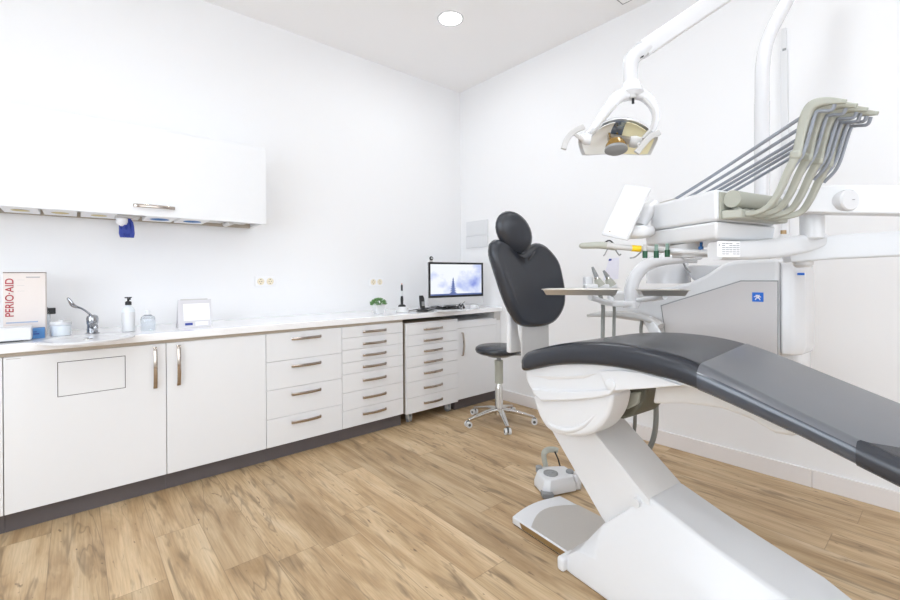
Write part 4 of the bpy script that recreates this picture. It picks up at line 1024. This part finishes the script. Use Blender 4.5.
# handle bar with coloured knobs under the front
TB = 1.56
hbar = obj('handle_bar', S().tube([D(607, 245.3, TB+.05), D(618, 247, TB+.04), D(640, 248.8, TB+.03), D(664, 250.5, TB)], [.0115, .0105, .0105, .009], 14), PALE, t)
obj('grip', S().tube([D(580.5, 246, TB+.10), D(583, 245.8, TB+.1), D(600, 245.2, TB+.07), D(612, 246.5, TB+.05), D(617, 248, TB+.05)], [.006, .0115, .013, .014, .01], 14, smooth=5), SAGE, t)
obj('grip_trigger', S().tube([D(604, 243, TB+.06), D(609, 240.5, TB+.06), D(613, 243, TB+.06), D(617, 248, TB+.06)], .0028, 8, smooth=5), BLACK, t)
obj('hook', S().tube([D(608, 248, TB+.05), D(605, 254, TB+.05), D(603.5, 256, TB+.05)], .0022, 8), GREY, t)
obj('hook', S().tube([D(615, 249, TB+.05), D(619, 255, TB+.05), D(621, 254, TB+.05)], .0026, 8, smooth=3), GREY, t)
obj('hook', S().tube([D(641, 252, TB+.03), D(635, 257, TB+.03), D(630, 258, TB+.03)], .0026, 8, smooth=3), GREY, t)
obj('yellow_sleeve', S().cyl(D(631.5, 248.2, TB+.033), D(640.5, 248.8, TB+.03), .0118, seg=16), YEL, t)
for x, m_ in ((645, PALE), (656.3, LGREEN), (667.3, LGREEN)):
    y_ = 249.5 if x < 660 else 248.5
    tt = TB+.02-(x-640)/27*.03
    obj('knob_stem', S().cyl(D(x, y_-5, tt-.012), D(x, y_+1.5, tt-.012), .006, seg=14), m_, t)
    obj('green_knob', S().cyl(D(x, y_+1.5, tt-.012), D(x, y_+8.5, tt-.012), .0085, seg=16), GREEN, t)
obj('blue_knob', S().cyl(D(701, 246.5, 1.5), D(701, 253.5, 1.5), .0078, seg=16), BLUEK, t)
obj('blue_knob_stem', S().cyl(D(701.5, 241, 1.5), D(701, 246.5, 1.5), .0045, seg=12), BLUEK, t)
obj('knob_rail', S().tube([D(664, 250.5, TB), D(680, 251, 1.53), D(700, 252, 1.5), D(715, 252, 1.46)], .009, 10), WHITE, t)
# carrier pod beneath and its label
pod = obj('carrier_pod', S().tube([D(684, 243, 1.58), D(686, 252, 1.58)], 1, sec=rsec(.05, .05, .9, 6), up=RT0), OFFW, t, bevel=.002)
obj('pod_disc', S().lathe([(.06, 0), (.06, .014), (.052, .02)], D(690, 257.5, 1.60)), WHITE, t)
# delivery arm (boat shaped) to the joint
ba = [D(715, 251, 1.40), D(740, 250.5, 1.42), D(770, 248.5, 1.47), D(800, 244, 1.52), D(822, 239.5, 1.56)]
bt = thing('support_arm', 'white jointed support arm carrying the delivery head from the right', 'support arm', D(800, 256, 1.5))
arm_o = obj('front_arm', S().tube(ba, [.92, 1, 1.05, 1, .62], smooth=6, sec=rsec(.034, .031, .5, 4), up=(0, 0, 1)), WHITE, bt)
lab_n = (CAM-D(738, 250, 1.42)); lab_n.z = 0
la, lb = D(722.5, 249, 1.36), D(740, 248.5, 1.375)
ld = (lb-la); ld.z = 0; ld.normalize(); ln2 = ld.cross(EZ)
if ln2.dot(CAM-la) < 0: ln2 = -ln2
lc = D(727, 249, 1.363)
obj('rating_label', S().obox(D(728.5, 249, 1.366), ld, EZ, ln2, .042, .024, .0015), PAPER, bt)
lp = S()
for i in range(6):
    for j in range(5):
        if random.random() < .9: lp.obox(D(728.5, 249, 1.366)+ld*(-.02+.0135*j)+EZ*(.017-.0065*i)+ln2*.0018, ld, EZ, ln2, .0055, .0011, .0004)
lp.obox(D(728.5, 249, 1.366)+ld*-.036+EZ*.012+ln2*.0018, ld, EZ, ln2, .002, .002, .0004)
obj('label_print', lp, PRINT, bt)
# lower long arm to the right
obj('lower_arm', S().tube([D(786, 252, 1.60), D(830, 247.5, 1.56), D(900, 243.8, 1.49), D(980, 240, 1.43)], [.92, 1, 1, 1], sec=rsec(.036, .043, .22, 4), up=(0, 0, 1)), WHITE, bt)
obj('joint_block', S().lathe([(.03, -.035), (.034, -.03), (.034, .05), (.03, .055)], D(812, 229, 1.50)), WHITE, bt)
obj('joint_screw', S().lathe([(.008, 0), (.008, .012)], D(783.5, 234, 1.42)), BROWN, bt)
obj('joint_cap', S().lathe([(.02, -.02), (.03, -.01), (.03, .01), (.02, .02)], D(803, 262, 1.6)), OFFW, bt)
# upper parallel arm
obj('upper_arm', S().tube([D(786, 202, 1.46), D(830, 200.5, 1.42), D(900, 201, 1.36), D(985, 201.5, 1.30)], [.8, 1, 1, 1], sec=rsec(.03, .045, .2, 4), up=(0, 0, 1)), WHITE, bt)
kc = D(845.5, 200.8, 1.385)
obj('arm_knob', S().lathe([(.034, -.02), (.034, .012), (.030, .017), (.001, .018)], kc-(FW*1)*.0, -(FW*.93-RT0*.1).normalized(), seg=32), WHITE2, bt)
obj('knob_mark', S().obox(kc-FW*.022+RT0*.006, RT0, EZ, FW, .004, .0012, .0006), GREY, bt)
obj('rear_hub', S().ell(D(765, 203, 1.62), .05, .035, .028), OFFW, bt)
# column off to the right that carries the arms
ce = D(975, 222, 1.37)
obj('hub_column', S().cyl(V((ce.x, ce.y, 1.15)), V((ce.x, ce.y, 1.56)), .05), WHITE, bt)

# ------------------------------------------------------------------ lamp pole and operating lamp
TPp = 2.18
t = lamp = thing('operating_lamp', 'white dental operating lamp with twin grey handles on a bent pole', 'lamp', D(762, 262, TPp))
polep = [D(762, 275, TPp), D(762, 200, TPp), D(762, 130, TPp), D(762, 100, TPp), D(763, 62, TPp), D(769, 36, TPp), D(786, 2, TPp), D(808, -40, TPp), D(818, -62, TPp)]
obj('pole', S().tube(polep, .031, 18, smooth=6), WHITE2, t)
obj('pole_sleeve', S().cyl(D(762, 262, TPp), D(762, 102.5, TPp), .0325, seg=24), WHITE2, t)
# upper horizontal arm out of frame joins pole and spring arm
jt = D(818, -62, TPp); ja = D(760, -31, 1.80)
obj('top_arm', S().tube([jt, (jt+ja)/2+EZ*.01, ja], .028, 14, smooth=4), WHITE2, t)
TL_ = 1.72
sa = [D(760, -30, 1.80), D(727, -7, 1.78), D(690, 17.5, 1.76), D(642, 50, 1.738)]
obj('spring_arm', S().tube(sa, 1, sec=rsec(.022, .033, .3, 3), up=(0, 0, 1)), WHITE2, t)
obj('arm_underside', S().tube([p-EZ*.035 for p in sa[:-1]]+[D(655, 41, 1.743)-EZ*.035], 1, sec=rsec(.017, .006, .5, 2), up=(0, 0, 1)), OFFW, t)
obj('elbow', S().tube([D(647, 46.5, 1.738), D(638, 53, 1.733), D(632.5, 58.5, 1.73), D(630.5, 66, 1.73), D(630.5, 83, 1.73)], [.027, .031, .031, .029, .027], 18, smooth=4), WHITE2, t)
obj('arm_slot', S().obox(D(642, 57, 1.69), (D(640, 58, 1.7)-D(646, 55, 1.7)), EZ, FW, .006, .0025, .004), BLACK, t)
yk = obj('yoke_hub', S().lathe([(.03, .0), (.034, -.012), (.046, -.045), (.03, -.058)], D(631.5, 82, 1.73), (0, 0, 1)), WHITE2, t)
lft = [D(631, 93, 1.73), D(618, 97, 1.72), D(607, 110, 1.715), D(597, 125, 1.71), D(587, 138, 1.71)]
rgt = [D(631, 92, 1.73), D(646, 97, 1.73), D(655.5, 112, 1.72), D(653, 128, 1.69), D(642, 140, 1.665)]
obj('yoke_limb', S().tube(lft, [1.1, 1.15, .95, .75, .5], smooth=6, sec=rsec(.022, .02, .6, 4), up=FW), WHITE2, t)
obj('yoke_limb', S().tube(rgt, [1.1, 1.0, .7, .6, .5], smooth=6, sec=rsec(.019, .02, .6, 4), up=FW), WHITE2, t)
obj('yoke_trim', S().tube([p-FW*.015+o_ for p, o_ in zip(rgt[1:], (RT0*-.016-EZ*.012, RT0*-.015, RT0*-.012, RT0*-.004))], .0065, 8, smooth=6), PALE, t)
obj('yoke_trim', S().tube([D(616, 105, 1.69), D(606, 117, 1.69), D(596, 129, 1.69), D(587, 138, 1.69)], .0035, 8, smooth=6), PALE, t)
obj('sensor', S().lathe([(.018, 0), (.02, .012), (.012, .02)], D(631.5, 99, 1.72)), PALE, t)
obj('sensor_stub', S().lathe([(.005, -.02), (.005, 0)], D(633, 98.5, 1.715)), BLACK, t)
pvL, pvR = D(585.5, 139, 1.70), D(638, 142, 1.66)
px_ax = (pvR-pvL).normalized()
obj('pivot', S().lathe([(.017, -.012), (.022, .0), (.02, .02)], pvL, px_ax), WHITE, t)
obj('pivot', S().lathe([(.02, -.03), (.023, -.01), (.016, .012)], pvR, px_ax), PALE, t)
# reflector head: a shallow curved dish facing down and to the viewer
hc = D(617, 139, 1.74)
dn = (V((0, 0, -1))*.80-FW*.55-RT0*.12).normalized()
dx = (px_ax-dn*px_ax.dot(dn)).normalized(); dy = dn.cross(dx)
def dish(w_, h_, dep, off, n=12, m=8):
    rows = []
    for i in range(n+1):
        a = (i/n*2-1)
        r = []
        for j in range(m+1):
            b = (j/m*2-1)
            sq = (1-.12*b*b); 
            r.append(hc+dx*(a*w_*sq)+dy*(b*h_*math.sqrt(max(.15, 1-.75*a*a)))+dn*(off-dep*(1-.75*a*a-.45*b*b)))
        rows.append(r)
    return rows
def dish_mesh(w_, h_, dep, off, i0=0, i1=12, th=.006):
    R1 = dish(w_, h_, dep, off); s = S(); 
    A1 = [[s.bm.verts.new(p) for p in r] for r in R1[i0:i1+1]]; B1 = [[s.bm.verts.new(p-dn*th) for p in r] for r in R1[i0:i1+1]]
    n = len(A1); m = len(A1[0])
    for i in range(n-1):
        for j in range(m-1):
            s.bm.faces.new((A1[i][j], A1[i+1][j], A1[i+1][j+1], A1[i][j+1])); s.bm.faces.new((B1[i][j], B1[i][j+1], B1[i+1][j+1], B1[i+1][j]))
    for i in range(n-1):
        for j in (0, m-1): s.bm.faces.new((A1[i][j], B1[i][j], B1[i+1][j], A1[i+1][j]))
    for j in range(m-1):
        for i in (0, n-1): s.bm.faces.new((A1[i][j], A1[i][j+1], B1[i][j+1], B1[i][j]))
    return s
hd = obj('lamp_head', dish_mesh(.150, .085, .075, .030, th=.012), WHITE2, t, ang=60)
obj('reflector', dish_mesh(.135, .076, .066, .032, 0, 5, .004), REFL, hd, ang=60)
obj('reflector', dish_mesh(.135, .076, .066, .032, 7, 12, .004), YGLASS, hd, ang=60)
obj('reflector_spine', dish_mesh(.135, .076, .066, .0335, 5, 7, .004), mat('blue_coated_glass', '97A6BA', .15, .7, var=.05), hd, ang=60)
bc = D(616, 148, 1.66); bx = (V((0, 0, -1))*.96-FW*.22-RT0*.06).normalized()
obj('bulb_shield', S().lathe([(.001, .006), (.034, .005), (.041, .0), (.038, -.012), (.026, -.032)], bc, bx, seg=24), AMBER, hd)
obj('shield_cap', S().lathe([(.0415, .001), (.0415, .010), (.03, .017), (.001, .018)], bc, bx, seg=24), GREY, hd)
for o_ in (-.018, .012):
    obj('shield_strut', S().tube([bc-dn*.015+dx*o_, hc-dn*.03+dx*(o_-.01)], 1, sec=rsec(.004, .008, .3, 2), up=dy), AMBER, hd)
obj('head_beam', S().tube([hc-dn*.012-dx*.03, pvR], 1, sec=rsec(.01, .012, .3, 2), up=dy), STEEL, hd)
obj('lamp_handle', S().tube([D(563.5, 149, 1.66), D(567, 139, 1.665), D(574, 131.5, 1.67), D(583.5, 127, 1.68)], 1, smooth=5, sec=rsec(.0105, .006, .5, 3), up=FW), PALE, t)
obj('handle_stem', S().tube([D(573, 133, 1.67), D(583, 140, 1.69)], .0065, 8), OFFW, t)
obj('lamp_handle', S().tube([D(636.5, 153, 1.60), D(642, 146, 1.60), D(649, 138, 1.61), D(659, 132.5, 1.62)], 1, smooth=5, sec=rsec(.0105, .006, .5, 3), up=FW), PALE, t)
obj('handle_stem', S().tube([D(641, 147, 1.605), D(638, 143, 1.66)], .0065, 8), OFFW, t)

# ------------------------------------------------------------------ camera and view
cd = bpy.data.cameras.new('camera'); cam = bpy.data.objects.new('camera', cd); COL.objects.link(cam)
cd.sensor_width = 36; cd.sensor_fit = 'HORIZONTAL'; cd.lens = FPX/900*36; cd.shift_y = -24.3/900; cd.clip_start = .02
m3 = Matrix((RT, UP, -FW)).transposed()
cam.matrix_world = Matrix.Translation(CAM) @ m3.to_4x4()
sc.camera = cam
w = bpy.data.worlds.new('world'); sc.world = w; w.use_nodes = True
w.node_tree.nodes['Background'].inputs[0].default_value = (1, 1, 1, 1); w.node_tree.nodes['Background'].inputs[1].default_value = .4
sc.view_settings.view_transform = 'Standard'; sc.view_settings.look = 'None'; sc.view_settings.gamma = 1
sc.view_settings.use_curve_mapping = False
sc.view_settings.exposure = 0.14
sc.cycles.max_bounces = 12; sc.cycles.diffuse_bounces = 8
